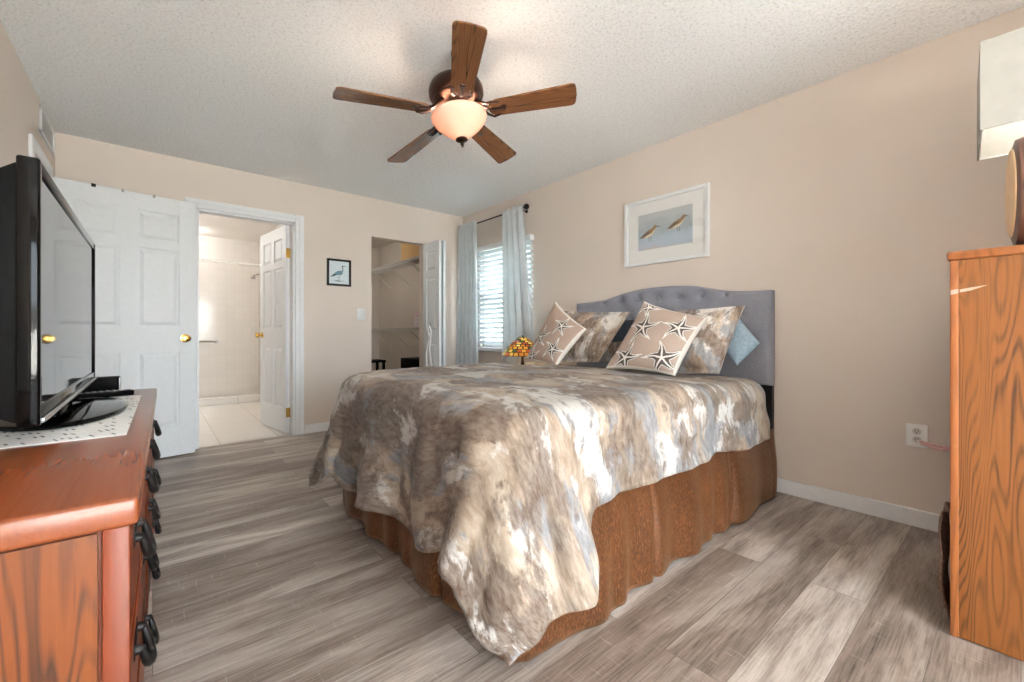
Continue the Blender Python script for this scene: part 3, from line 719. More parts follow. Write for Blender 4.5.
tag(cushion('pillow', quad([(600, 321), (668, 318), (664, 358), (600, 360)], (2.86, 2.86, 2.79, 2.79)), 0.04, M['navy_fabric'], None, 40, 1.0, 0.03),
    'dark charcoal blue pillow in the gap between the two shams', 'pillow')
tag(cushion('pillow_sham', quad([(606, 343), (640, 339), (640, 364), (598, 362)], (2.74, 2.74, 2.66, 2.66)), 0.03, M['sham'], None, 40, 1.0, 0.03),
    'low brown patterned pillow lying in front of the dark blue pillow', 'pillow', 'brushstroke pillow shams')

# ------------------------------------------------------------------ dresser (left)
dr = empty('dresser', (-0.0005, 1.65, 0), 'long reddish oak dresser under the television with black drawer pulls', 'dresser', None, (0, 0, -math.radians(1.05)))
DL, DD, DH = 1.62, 0.47, 0.74      # local: x from -DD to 0, y from -DL/2 to DL/2
y0, y1 = -DL/2, DL/2
def DB(): return MB()
DB().box((-DD, y0, DH-0.042), (0.0, y1, DH), 0.007, 3).build('top', M['oaktop'], dr, 40, True)
b_ = DB(); b_.box((-DD+0.01, y0+0.022, 0.09), (-0.042, y1-0.022, DH-0.042)); b_.build('body', M['oakred'], dr, None, True)
for ys, sg in ((y0, 1), (y1, -1)):
    a, b = sorted((ys+0.016*sg, ys+0.026*sg))
    DB().box((-DD+0.05, a, 0.10), (-0.046, b, DH-0.048)).build('side_panel', M['oak'], dr, None, True)
    a, b = sorted((ys+0.006*sg, ys+0.024*sg))
    DB().box((-0.041, a, 0.0), (-0.010, b, DH-0.042), 0.004).box((-DD+0.005, a, 0.0), (-DD+0.05, b, DH-0.042), 0.004).box((-DD+0.05, a, 0.06), (-0.041, b, 0.10), 0.003).build('side_frame', M['oakred'], dr, 40, True)
DB().box((-0.045, y0+0.02, 0.0), (-0.018, y1-0.02, 0.095), 0.004).build('plinth', M['oakred'], dr, None, True)
def bail_pull(parent, x, y, z, w=0.078, dr_=0.044):
    m = MB(); n = 14
    m.box((x, y-w/2-0.012, z+0.004), (x+0.003, y+w/2+0.012, z+0.034), 0.002, 1)
    for s_ in (-1, 1): m.lathe([(0, 0), (0.009, 0), (0.008, 0.006), (0.005, 0.014), (0, 0.016)], (x+0.002, y+s_*w/2, z+0.018), 12, None, 'x')
    m.tube([(x+0.012+0.010*math.sin(PI*k/n), y-w/2*math.cos(PI*k/n), z+0.018-dr_*math.sin(PI*k/n)) for k in range(n+1)], [0.005+0.005*math.sin(PI*k/n) for k in range(n+1)], 8)
    m.build('drawer_pull', M['black'], parent, 60, True)
rows = [(0.105, 0.285), (0.300, 0.480), (0.495, 0.685)]
for c0, c1 in ((y0+0.03, -0.012), (0.012, y1-0.03)):
    for z0, z1 in rows:
        m = DB().box((-0.042, c0, z0), (-0.016, c1, z1), 0.006, 2)
        m.box((-0.017, c0+0.03, z0+0.025), (-0.013, c1-0.03, z1-0.025), 0.002, 1)
        dw = m.build('drawer', M['oakred'], dr, 40, True)
        for py in (c0+0.18, c1-0.18): bail_pull(dw, -0.014, py, (z0+z1)/2+0.01)
# runner
DT = DH
import zlib
def mat_col(u, v):
    # rows of slanting dark dashes, like a faint handwritten print
    x, y = u*0.40, v*0.84
    row = y/0.060; k = math.floor(row); fy = row-k
    t_ = (x+0.022*fy+0.004*math.sin(k*2.1))/0.012; kk = math.floor(t_)
    rn = zlib.crc32(('%d-%d' % (k, kk)).encode()) % 1000/1000; r2 = zlib.crc32(('%d+%d' % (kk, k)).encode()) % 1000/1000
    if rn < 0.50 and 0.15+0.35*r2 < fy < 0.60+0.35*rn and t_-kk < 0.22+0.2*r2: return lin(66, 66, 80)
    return lin(246, 246, 244)
rm = MB().grid(200, 300, lambda u, v: (-0.44+u*0.40, 1.365+v*0.84, DT+0.0008+0.0016), col=mat_col).build('table_runner', mat_attr('printed_linen', 0.85), None)
solidify(rm, 0.0016, -1); rm.rotation_euler = (0, 0, -math.radians(1.05))
tag(rm, 'white runner with rows of dark dashes under the television', 'runner')
# television: faces the bed, leaning back slightly
tv = empty('television', (-0.183, 1.82, DT+0.0045), 'large flat black television on the oak dresser', 'television')
TY0, TY1, TZ0, TZ1 = 1.272, 2.365, 0.797, 1.333
m = MB().prism([(-0.2065, TY0+0.008, TZ1-0.010), (-0.300, TY0+0.008, TZ1-0.085), (-0.300, TY0+0.008, TZ0+0.05), (-0.2065, TY0+0.008, TZ0+0.004)], (0, TY1-TY0-0.016, 0), None, 0.004)
m.build('housing', M['mattblack'], tv, 30)
bz = 0.024
m = MB().box((-0.207, TY0, TZ0-0.004), (-0.174, TY0+bz, TZ1+0.002), 0.005, 3).box((-0.207, TY1-bz, TZ0-0.004), (-0.174, TY1, TZ1+0.002), 0.005, 3)
m.box((-0.206, TY0+bz-0.004, TZ1-bz), (-0.1745, TY1-bz+0.004, TZ1+0.0015), 0.004, 3).box((-0.206, TY0+bz-0.004, TZ0-0.0035), (-0.1745, TY1-bz+0.004, TZ0+0.035), 0.004, 3)
m.build('bezel', M['blackplastic'], tv, 40)
MB().box((-0.186, TY0+bz, TZ0+0.034), (-0.179, TY1-bz, TZ1-bz)).build('screen', M['screen'], tv)
st_ = MB().box((-0.1755, TY0+0.01, TZ0+0.002), (-0.168, TY1-0.01, TZ0+0.012), 0.003, 2).build('trim_strip', M['silver'], tv, 40); st_['label'] = 'silver strip along the lower bezel'
MB().lathe([(0.0, 0.0), (0.98, 0.0), (1.0, 0.006), (0.98, 0.012), (0.80, 0.018), (0.0, 0.022)], (0, 0, 0), 46, Matrix.Translation((-0.205, 1.83, DT+0.005)) @ Matrix.Diagonal((0.145, 0.30, 1, 1))).build('stand_base', M['blackplastic'], tv, 40)
MB().box((-0.235, 1.70, DT+0.02), (-0.195, 1.96, DT+0.11), 0.01, 3).build('stand_neck', M['blackplastic'], tv, 40)
rmt = Matrix.Translation((-0.140, 2.185, DT+0.005)) @ Matrix.Rotation(math.radians(16), 4, 'Z')
rc_ = empty('remote_control', (-0.140, 2.185, DT+0.005), 'slim black remote control lying behind the television stand', 'remote control')
MB().box((-0.085, -0.022, 0), (0.085, 0.022, 0.020), 0.006, 3, rmt).build('body', M['mattblack'], rc_, 40)
m = MB()
for i in range(7):
    for j in range(3): m.box((-0.065+i*0.018, -0.015+j*0.012, 0.0195), (-0.053+i*0.018, -0.007+j*0.012, 0.0225), 0.0015, 1, rmt)
m.build('buttons', M['silver'], rc_)
cb = empty('cable_box', (-0.20, 2.40, DT), 'small black cable box behind the television at the dresser end', 'cable box')
MB().box((-0.30, 2.375, DT+0.003), (-0.105, 2.45, DT+0.062), 0.004, 2).build('housing', M['mattblack'], cb, 40)
MB().box((-0.106, 2.380, DT+0.008), (-0.102, 2.445, DT+0.057), 0.001, 1).build('front_panel', M['silver'], cb)

# ------------------------------------------------------------------ chest of drawers (right)
ch = empty('chest_of_drawers', (2.43, -0.08, 0), 'tall golden oak chest of drawers at the right edge by the wall', 'chest of drawers')
QX0, QX1, QY0, QY1, QH = 1.986, 2.88, -0.32, 0.148, 1.246
MB().box((QX0-0.008, QY0, QH-0.028), (QX1+0.008, QY1+0.008, QH), 0.006, 2).build('top', M['oakedge'], ch, 40)
MB().box((QX0+0.014, QY0+0.01, 0.03), (QX1-0.014, QY1-0.03, QH-0.028)).build('body', M['oakedge'], ch)
MB().box((QX0+0.001, QY0+0.004, 0.004), (QX0+0.013, QY1-0.019, QH-0.028)).build('side_panel', M['oakside'], ch)
MB().box((QX1-0.013, QY0+0.004, 0.004), (QX1-0.001, QY1-0.019, QH-0.028)).build('side_panel', M['oakside'], ch)
MB().box((QX0-0.002, QY1-0.019, 0.0), (QX0+0.03, QY1+0.001, QH-0.028), 0.004, 2).box((QX1-0.03, QY1-0.019, 0.0), (QX1+0.002, QY1+0.001, QH-0.028), 0.004, 2).box((QX0+0.03, QY1-0.03, 0), (QX1-0.03, QY1-0.002, 0.07), 0.003).build('face_frame', M['oakedge'], ch, 40)
zz = [0.08, 0.30, 0.52, 0.74, 0.96, 1.205]
for z0, z1 in zip(zz, zz[1:]):
    d = MB().box((QX0+0.034, QY1-0.034, z0+0.006), (QX1-0.034, QY1-0.012, z1-0.006), 0.005, 2).build('drawer', M['oakside'], ch, 40)
    for x in (QX0+0.16, QX1-0.16):
        m = MB(); n = 12; zc = (z0+z1)/2+0.01
        for s_ in (-1, 1): m.lathe([(0, 0), (0.010, 0), (0.007, 0.006), (0, 0.010)], (x+s_*0.042, QY1-0.012, zc), 12, None, 'y')
        m.tube([(x-0.042*math.cos(PI*k/n), QY1-0.004+0.003*math.sin(PI*k/n), zc-0.035*math.sin(PI*k/n)) for k in range(n+1)], 0.004, 8)
        m.build('drawer_pull', M['black'], d, 50)
# scuffs of white paint on the chest's front corner
m = MB()
m.prism([(QX0-0.0026, QY1-0.001, 1.106), (QX0-0.0026, QY1-0.018, 1.110), (QX0-0.0026, QY1-0.018, 1.124), (QX0-0.0026, QY1-0.001, 1.121)], (0.0004, 0, 0))
m.prism([(QX0+0.0004, QY1-0.021, 1.113), (QX0+0.0004, QY1-0.045, 1.117), (QX0+0.0004, QY1-0.070, 1.127), (QX0+0.0004, QY1-0.082, 1.132), (QX0+0.0004, QY1-0.060, 1.129), (QX0+0.0004, QY1-0.040, 1.126), (QX0+0.0004, QY1-0.021, 1.122)], (0.0004, 0, 0))
m.build('paint_scuff', plain('white_paint_mark', lin(170, 156, 144), 0.7), ch)
# dark cloth hanging from a drawer at the chest front
def cloth_fn(u, v):
    z = 0.365-0.335*v; b_ = 0.016+0.010*math.sin(v*PI*1.15)+0.006*math.sin(v*9+1.0)
    return (2.03+u*0.17, QY1+b_+0.004*math.sin(u*17+v*4), z+0.012*math.sin(u*9))
cl = MB().grid(24, 40, cloth_fn).build('hanging_cloth', M['browncloth'], None, 60); solidify(cl, 0.006)
tag(cl, 'dark brown cloth hanging low on the front of the tall oak chest', 'cloth')
# lamp on the chest
tl = empty('table_lamp', (2.30, -0.10, QH), 'table lamp with square cream shade on the tall oak chest', 'lamp')
sx0, sx1, sy0, sy1, sz0, sz1 = 2.12, 2.50, -0.29, 0.088, 1.662, 1.957
tk = 0.004; SR = Matrix.Translation((sx0, sy1, 0)) @ Matrix.Rotation(math.radians(3.7), 4, 'Z') @ Matrix.Translation((-sx0, -sy1, 0)); m = MB()
for (a, b) in (((sx0, sy0), (sx0+tk, sy1)), ((sx1-tk, sy0), (sx1, sy1)), ((sx0+tk, sy0), (sx1-tk, sy0+tk)), ((sx0+tk, sy1-tk), (sx1-tk, sy1))):
    m.box((a[0], a[1], sz0), (b[0], b[1], sz1), 0, 1, SR)
m.build('lamp_shade', M['shade'], tl)
m = MB().tube([(sx0+0.006, sy0+0.006, sz0+0.003), (sx1-0.006, sy0+0.006, sz0+0.003), (sx1-0.006, sy1-0.006, sz0+0.003), (sx0+0.006, sy1-0.006, sz0+0.003), (sx0+0.006, sy0+0.006, sz0+0.003)], 0.003, 6, True, SR)
m.box((sx0+tk, -0.104, sz0+0.10), (sx1-tk, -0.098, sz0+0.104), 0, 1, SR).box((2.307, sy0+tk, sz0+0.10), (2.313, sy1-tk, sz0+0.104), 0, 1, SR)
m.build('shade_frame', M['shadein'], tl)
MB().lathe([(0, 0.0), (0.014, 0.0), (0.016, 0.02), (0.030, 0.05), (0.030, 0.075), (0.018, 0.10), (0, 0.105)], (2.31, -0.10, 1.70), 20).build('bulb', M['bulb'], tl, 60)
lamp('table_lamp_light', (2.31, -0.10, 1.84), 3.0, (1, 0.95, 0.88), 0.04)
lcx, lcy = 2.165, -0.012
MB().lathe([(0, 0), (0.011, 0), (0.011, 0.10), (0, 0.10)], (2.31, -0.10, 1.60), 14).tube([(2.225, -0.022, 1.635), (2.225, -0.022, 1.65), (2.26, -0.055, 1.655), (2.31, -0.10, 1.61)], 0.008, 8).build('lamp_socket', M['brass'], tl, 40)
dm = Matrix.Translation((2.225, -0.014, QH+0.020+0.187)) @ Matrix.Rotation(math.radians(97), 4, 'Z') @ Matrix.Rotation(PI/2, 4, 'Y')
MB().lathe([(0, -0.035), (0.80, -0.035), (0.95, -0.028), (1.0, 0.0), (0.95, 0.028), (0.80, 0.035), (0, 0.035)], (0, 0, 0), 48, dm @ Matrix.Diagonal((0.185, 0.125, 1, 1))).build('lamp_body', M['brownwood'], tl, 40)
MB().lathe([(0, -0.039), (0.78, -0.039), (0.80, -0.036), (0.80, 0.036), (0.78, 0.039), (0, 0.039)], (0, 0, 0), 48, dm @ Matrix.Diagonal((0.185, 0.125, 1, 1))).build('oval_inlay', M['tan'], tl, 40)
MB().box((2.165, -0.075, QH+0.0005), (2.30, 0.010, QH+0.024), 0.006, 2).build('base', M['black'], tl, 40)

# ------------------------------------------------------------------ ceiling fan
FT = Vector((-0.059, 0.120, 1)).normalized()
fan = empty('ceiling_fan', (1.212, 1.868, 2.101), 'five-blade wooden ceiling fan with lit glass bowl over the bed', 'ceiling fan')
fan.rotation_mode = 'QUATERNION'; fan.rotation_quaternion = Vector((0, 0, 1)).rotation_difference(FT)
B_ = lambda m, n, mt_, sm=40, par=None: m.build(n, mt_, par or fan, sm, True)
B_(MB().lathe([(0, 0.333), (0.042, 0.330), (0.043, 0.318), (0.034, 0.285), (0.022, 0.268), (0, 0.265)], (0.022, -0.036, 0), 32), 'canopy', M['bronze'])
B_(MB().tube([(0, 0, 0.17), (0.017, -0.034, 0.30)], 0.012, 16), 'downrod', M['bronze'])
B_(MB().lathe([(0, 0.196), (0.05, 0.194), (0.095, 0.186), (0.130, 0.166), (0.141, 0.140), (0.141, 0.112), (0.132, 0.096), (0.124, 0.092), (0.124, 0.080), (0.108, 0.068), (0.06, 0.058), (0.05, 0.03), (0, 0.03)], (0, 0, 0), 48), 'motor_housing', M['bronze'])
B_(MB().lathe([(0, 0.036), (0.07, 0.034), (0.085, 0.02), (0.088, 0.005), (0.07, -0.002), (0, -0.004)], (0, 0, 0), 40), 'light_kit_plate', M['bronze'])
bowl = B_(MB().lathe([(0.136, 0.006), (0.143, 0.000), (0.142, -0.012), (0.130, -0.034), (0.106, -0.060), (0.078, -0.084), (0.052, -0.105), (0.034, -0.119), (0.018, -0.124), (0.018, -0.120), (0.032, -0.115), (0.049, -0.101), (0.074, -0.080), (0.101, -0.057), (0.125, -0.032), (0.136, -0.012), (0.136, 0.006)], (0, 0, 0), 56), 'glass_bowl', M['bowl'], 60)
bowl['label'] = 'amber frosted glass light bowl'
B_(MB().lathe([(0, -0.117), (0.030, -0.119), (0.032, -0.126), (0.018, -0.134), (0.008, -0.138), (0.010, -0.148), (0.005, -0.160), (0, -0.168)], (0, 0, 0), 24), 'finial', M['bronze'])
B_(MB().lathe([(0, 0.0), (0.012, -0.005), (0.026, -0.03), (0.028, -0.045), (0.018, -0.062), (0, -0.068)], (0.0, 0.0, -0.002), 20), 'bulb', M['bulb'], 60)
lp = lamp('fan_light', (0.0, 0.0, -0.045), 8, (1.0, 0.82, 0.64), 0.03); lp.parent = fan; lp.location = (0.045, -0.035, -0.02)
lp2 = lamp('fan_light', (0, 0, 0), 8, (1.0, 0.82, 0.64), 0.03); lp2.parent = fan; lp2.location = (-0.045, 0.035, -0.02)
def blade_mesh():
    m = MB(); t = bmesh.new(); out = []
    r0, r1 = 0.165, 0.603; w0, w1 = 0.052, 0.068
    def arc(cx, cy, r, a, b, n): return [(cx+r*math.cos(a+(b-a)*k/n), cy+r*math.sin(a+(b-a)*k/n)) for k in range(n+1)]
    out += arc(r1-0.024, w1-0.024, 0.024, PI/2, 0, 6)[::1]
    out += [(r1+0.004, 0)]
    out += arc(r1-0.024, -w1+0.024, 0.024, 0, -PI/2, 6)
    out += arc(r0+w0*0.85, 0, w0, -PI/2, -3*PI/2, 14)
    m.prism([(x, y, 0) for x, y in out], (0, 0, 0.007)); return m
droop = math.radians(1.0); pitch = math.radians(-12)
blade_proto = None
for k in range(5):
    A_ = math.radians(25.376+72*k)
    if k == 0:
        b0 = B_(blade_mesh(), 'blade', M['blade'], 30)
        m = MB()
        for s_ in (-1, 1):
            m.tube([(0.085, s_*0.012, 0.062), (0.125, s_*0.020, 0.030), (0.150, s_*0.036, 0.004), (0.180, s_*0.050, -0.004), (0.215, s_*0.040, -0.005)], [0.007, 0.008, 0.007, 0.006, 0.005], 8)
        m.tube([(0.085, 0, 0.060), (0.14, 0, 0.016), (0.19, 0, -0.005), (0.235, 0, -0.005)], [0.010, 0.010, 0.008, 0.006], 8)
        m.lathe([(0, 0), (0.016, 0), (0.014, -0.004), (0, -0.006)], (0.235, 0, 0), 14)
        br = m.build('blade_bracket', M['bronze'], b0, 50, True)
        bl = b0
    else:
        bl = b0.copy(); C.objects.link(bl); bl.parent = fan
        bc = br.copy(); C.objects.link(bc); bc.parent = bl
    bl.matrix_local = Matrix.Rotation(A_, 4, 'Z') @ Matrix.Translation((0, 0, 0.012)) @ Matrix.Rotation(droop, 4, 'Y') @ Matrix.Rotation(pitch, 4, 'X')

# ------------------------------------------------------------------ curtains, rod, blind
rod = empty('curtain_rod', (W-0.085, 3.76, 2.275), 'black curtain rod with ball ends above the window', 'curtain rod')
RX = W-0.085
MB().tube([(RX, 3.25, 2.262), (RX, 4.32, 2.262)], 0.008, 12).build('rod', M['black'], rod, 60)
for y_, s_ in ((3.25, -1), (4.32, 1)):
    MB().lathe([(0, 0), (0.013, 0), (0.013, 0.010), (0.022, 0.018), (0.030, 0.034), (0.026, 0.052), (0.012, 0.062), (0, 0.064)], (RX, y_, 2.262), 20, None if s_ > 0 else Matrix.Translation((0, 2*y_, 0)) @ Matrix.Diagonal((1, -1, 1, 1)), 'y').build('finial', M['black'], rod, 60)
for y_ in (3.30, 4.27):
    MB().tube([(W-0.002, y_, 2.245), (RX, y_, 2.248)], 0.006, 8).lathe([(0, 0), (0.018, 0), (0.018, -0.006), (0, -0.006)], (W-0.0015, y_, 2.245), 16, None, 'x').tube([(RX, y_, 2.246), (RX-0.010, y_, 2.253), (RX-0.011, y_, 2.264)], 0.004, 6).build('bracket', M['black'], rod, 50)
def curtain(ya, yb, yab, ybb, nf, label, seed, xo=0.0):
    def fn(u, v):
        t_ = v; a_, b_ = ya+(yab-ya)*t_, yb+(ybb-yb)*t_
        y = a_+(b_-a_)*u
        amp = 0.020*(1-0.1*t_)
        x = RX+xo+amp*math.sin(u*nf*2*PI+seed+0.5*math.sin(v*3))+0.008*math.sin(u*nf*4.3*PI+v*2.0+seed)*v
        y += 0.010*math.sin(u*nf*4*PI+seed)
        z = 2.280-v*(2.280-0.04)
        if v == 0: z += 0.004*math.sin(u*40)
        return (x, y, z)
    o = MB().grid(140, 60, fn).build('curtain', M['curtain'], None, 80); solidify(o, 0.002)
    tag(o, label, 'curtain', 'window curtains')
    return o
curtain(3.235, 3.55, 2.99, 3.57, 4.0, 'pale grey blue curtain panel nearer the headboard', 0.4, -0.036)
curtain(4.03, 4.36, 3.98, 4.44, 4.5, 'pale grey blue curtain panel hanging in the room corner', 1.9, -0.045)
bd = empty('window_blind', (W-0.03, 3.67, 0.9), 'white slatted window blind between the curtain panels', 'blind')
BYA, BYB, BZT, BZB = 3.185, 4.14, 1.985, 0.80
MB().box((W-0.060, BYA, BZT-0.055), (W-0.002, BYB, BZT), 0.004).build('headrail', M['trim'], bd)
m = MB(); n = int((BZT-0.06-BZB)/0.054)
for k in range(n):
    zc = BZT-0.08-k*0.054
    m.box((-0.024, BYA+0.004, -0.0014), (0.024, BYB-0.004, 0.0014), 0, 1, Matrix.Translation((W-0.032, 0, zc)) @ Matrix.Rotation(math.radians(40), 4, 'Y'))
m.build('slats', M['blind'], bd)
m = MB()
for y_ in (BYA+0.15, (BYA+BYB)/2, BYB-0.15): m.box((W-0.0335, y_-0.003, BZB), (W-0.0305, y_+0.003, BZT-0.05))
m.build('ladder_tape', M['white_fabric'], bd)
MB().box((W-0.052, BYA+0.002, BZB-0.022), (W-0.012, BYB-0.002, BZB), 0.004).build('bottom_rail', M['trim'], bd)

# ------------------------------------------------------------------ pictures, switch, outlet, vent
pr_ = empty('framed_print', (W-0.014, 1.737, 1.52), 'white framed print of two shore birds above the headboard', 'framed picture')
py0, py1, pz0, pz1 = 1.391, 2.083, 1.518, 2.029; fw = 0.026
m = MB().box((W-0.028, py0, pz0), (W-0.001, py0+fw, pz1), 0.003).box((W-0.028, py1-fw, pz0), (W-0.001, py1, pz1), 0.003).box((W-0.028, py0+fw, pz0), (W-0.001, py1-fw, pz0+fw), 0.003).box((W-0.028, py0+fw, pz1-fw), (W-0.001, py1-fw, pz1), 0.003)
m.build('frame', M['trim'], pr_)
MB().box((W-0.012, py0+fw, pz0+fw), (W-0.006, py1-fw, pz1-fw)).build('mat_board', M['plastic'], pr_)
s = NT('watercolour_wash'); v = s.coord('Object'); f1 = s.noise(s.coord('Object', (1, 1, 2.2)), 7, 5, 0.6, 0.5)
sp_ = s.n('ShaderNodeSeparateXYZ'); s.l(s.coord('Object'), sp_.inputs[0])
zc_ = s.n('ShaderNodeMath', operation='ADD'); s.l(sp_.outputs[2], zc_.inputs[0]); 
f2 = s.n('ShaderNodeMath', operation='MULTIPLY'); s.l(f1, f2.inputs[0]); f2.inputs[1].default_value = 0.22; s.l(f2.outputs[0], zc_.inputs[1])
s.set(s.ramp(zc_.outputs[0], [(0.17, lin(206, 200, 194)), (0.22, lin(198, 198, 204)), (0.25, lin(190, 204, 218)), (0.32, lin(182, 200, 212)), (0.38, lin(170, 182, 188)), (0.46, lin(192, 198, 200))]), 0.6)
ay0, ay1, az0, az1 = 1.513, 1.960, 1.634, 1.914
MB().box((W-0.0135, ay0, az0), (W-0.0125, ay1, az1)).build('painting', s.m, pr_)
bird_m = {'body': plain('bird_brown', lin(150, 120, 84), 0.7, 0, 0.2, 0.2, 60), 'belly': plain('bird_cream', lin(228, 214, 186), 0.7), 'dark': plain('bird_dark', lin(84, 74, 66), 0.7)}
def bird(cy, cz, s_, flip):
    # cy, cz: body centre; the bird faces the -y end (right in the view)
    def P(pts): return [(W-0.0136, cy-a*s_, cz+b*s_) for a, b in pts]
    MB().prism(P([(-0.110, -0.040), (-0.075, -0.012), (-0.035, 0.016), (0.0, 0.032), (0.030, 0.040), (0.046, 0.055), (0.060, 0.068), (0.076, 0.070), (0.086, 0.060), (0.086, 0.048), (0.074, 0.036), (0.066, 0.018), (0.050, -0.010), (0.020, -0.032), (-0.02, -0.042), (-0.06, -0.042)]), (-0.0006, 0, 0)).build('bird_body', bird_m['body'], pr_)
    Q = lambda pts: [(p[0]-0.0007, p[1], p[2]) for p in P(pts)]
    e_ = (-0.0004, 0, 0)
    MB().prism(Q([(-0.060, -0.041), (-0.02, -0.022), (0.030, -0.006), (0.056, 0.020), (0.070, 0.034), (0.064, 0.014), (0.048, -0.014), (0.020, -0.033), (-0.02, -0.042)]), e_).build('bird_belly', bird_m['belly'], pr_)
    MB().prism(Q([(0.085, 0.060), (0.087, 0.050), (0.128, 0.036), (0.127, 0.040)]), e_).build('bird_bill', bird_m['dark'], pr_)
    MB().prism(Q([(-0.112, -0.041), (-0.070, -0.016), (-0.020, 0.010), (0.018, 0.016), (-0.01, -0.008), (-0.060, -0.030)]), e_).build('bird_wing', bird_m['dark'], pr_)
    for a in (-0.004, 0.018): MB().prism(Q([(a, -0.036), (a+0.005, -0.036), (a+0.010, -0.085), (a+0.006, -0.085)]), e_).build('bird_leg', bird_m['dark'], pr_)
bird(1.865, 1.762, 0.78, False); bird(1.630, 1.795, 0.76, False)
MB().box((W-0.0175, py0+fw, pz0+fw), (W-0.0165, py1-fw, pz1-fw)).build('glazing', mat_glass('picture_glass', (1, 1, 1, 1), 0.04), pr_)
hp = empty('framed_print', (1.461, D-0.01, 1.465), 'small black framed drawing of a heron beside the bathroom doorway', 'framed picture')
hx0, hx1, hz0, hz1 = 1.342, 1.581, 1.467, 1.739; fw = 0.020
MB().box((hx0, D-0.022, hz0), (hx0+fw, D-0.001, hz1), 0.002).box((hx1-fw, D-0.022, hz0), (hx1, D-0.001, hz1), 0.002).box((hx0, D-0.022, hz0), (hx1, D-0.001, hz0+fw), 0.002).box((hx0, D-0.022, hz1-fw), (hx1, D-0.001, hz1), 0.002).build('frame', M['black'], hp)
MB().box((hx0+fw, D-0.010, hz0+fw), (hx1-fw, D-0.006, hz1-fw)).build('paper', plain('pale_blue_paper', lin(218, 230, 236), 0.6), hp)
hc = Vector((1.462, D-0.0101, 1.60))
def HP(pts, dy=0.0): return [(hc.x+a, hc.y-dy, hc.z+b) for a, b in pts]
MB().prism(HP([(-0.080, -0.040), (-0.03, 0.012), (0.0, 0.024), (0.030, 0.020), (0.040, 0.0), (0.025, -0.018), (-0.01, -0.022), (-0.05, -0.030)]), (0, -0.0006, 0)).prism(HP([(0.020, 0.014), (0.040, 0.014), (0.044, 0.045), (0.035, 0.072), (0.025, 0.066), (0.032, 0.048), (0.028, 0.03)]), (0, -0.0006, 0)).build('heron', plain('heron_blue', lin(120, 152, 172), 0.7, 0, 0.2, 0.2, 50), hp)
hd_ = plain('heron_dark', lin(58, 70, 82), 0.7); e_ = (0, -0.0004, 0)
MB().prism(HP([(-0.088, -0.048), (-0.055, -0.016), (-0.02, -0.014), (-0.04, -0.032)], 0.0007), e_).build('heron_tail', hd_, hp)
MB().prism(HP([(0.022, 0.066), (0.034, 0.078), (0.046, 0.075), (0.078, 0.070), (0.044, 0.068)], 0.0007), e_).build('heron_head', hd_, hp)
for a in (-0.01, 0.008): MB().prism(HP([(a, -0.02), (a+0.003, -0.02), (a-0.002, -0.075), (a-0.005, -0.075)], 0.0007), e_).build('heron_leg', hd_, hp)
MB().prism(HP([(-0.06, -0.085), (-0.02, -0.078), (0.05, -0.082), (0.0, -0.088)], 0.0007), e_).build('ground_line', hd_, hp)
sw = empty('light_switch', (1.692, D-0.004, 1.125), 'white double rocker light switch between heron picture and closet', 'light switch')
MB().box((1.645, D-0.008, 1.123), (1.739, D-0.0005, 1.246), 0.003, 2).build('cover_plate', M['plastic'], sw, 40)
for x in (1.658, 1.696): MB().box((x, D-0.013, 1.150), (x+0.030, D-0.007, 1.218), 0.003, 2).build('rocker', M['trim'], sw, 40)
oy0, oy1, oz0, oz1 = 0.300, 0.381, 0.405, 0.520
ol = empty('wall_outlet', (W-0.003, 0.34, 0.405), 'white double wall outlet above the baseboard beside the chest', 'outlet')
MB().box((W-0.007, oy0, oz0), (W-0.0005, oy1, oz1), 0.003, 2).build('cover_plate', M['plastic'], ol, 40)
for zc in (0.442, 0.484):
    r_ = MB().lathe([(0, 0), (0.016, 0), (0.017, 0.003), (0, 0.003)], (W-0.009, 0.340, zc), 24, None, 'x').build('receptacle', plain('grey_white_plastic', lin(206, 204, 200), 0.4), ol, 40)
    MB().box((W-0.0098, 0.3335, zc-0.001), (W-0.0088, 0.3355, zc+0.008)).box((W-0.0098, 0.3445, zc-0.001), (W-0.0088, 0.3465, zc+0.008)).lathe([(0, 0), (0.0025, 0), (0, 0.001)], (W-0.0096, 0.340, zc-0.007), 10, None, 'x').build('slots', M['mattblack'], r_)
cd = empty('power_cord', (W-0.02, 0.31, 0.42), 'pink and white cord plugged into the outlet running behind the chest', 'cord')
MB().box((W-0.030, 0.318, 0.425), (W-0.0105, 0.338, 0.445), 0.004, 2).build('plug', M['plastic'], cd, 40)
MB().tube([(W-0.030, 0.328, 0.438), (W-0.034, 0.300, 0.436), (W-0.030, 0.26, 0.430), (W-0.028, 0.20, 0.424), (W-0.026, 0.17, 0.422), (W-0.045, 0.16, 0.42)], 0.006, 8).tube([(W-0.030, 0.322, 0.430), (W-0.036, 0.29, 0.422), (W-0.034, 0.25, 0.416), (W-0.030, 0.20, 0.416), (W-0.028, 0.165, 0.416)], 0.005, 8).build('cable', M['cordpink'], cd, 60)
vt = empty('air_vent', (L+0.006, 4.15, 2.235), 'white wall vent by the ceiling above the hall doorway', 'vent')
vy0, vy1, vz0, vz1 = 3.93, 4.40, 2.235, 2.405
MB().box((L+0.0005, vy0, vz0), (L+0.012, vy0+0.022, vz1), 0.002).box((L+0.0005, vy1-0.022, vz0), (L+0.012, vy1, vz1), 0.002).box((L+0.0005, vy0, vz0), (L+0.012, vy1, vz0+0.022), 0.002).box((L+0.0005, vy0, vz1-0.022), (L+0.012, vy1, vz1), 0.002).build('frame', M['trim'], vt)
m = MB()
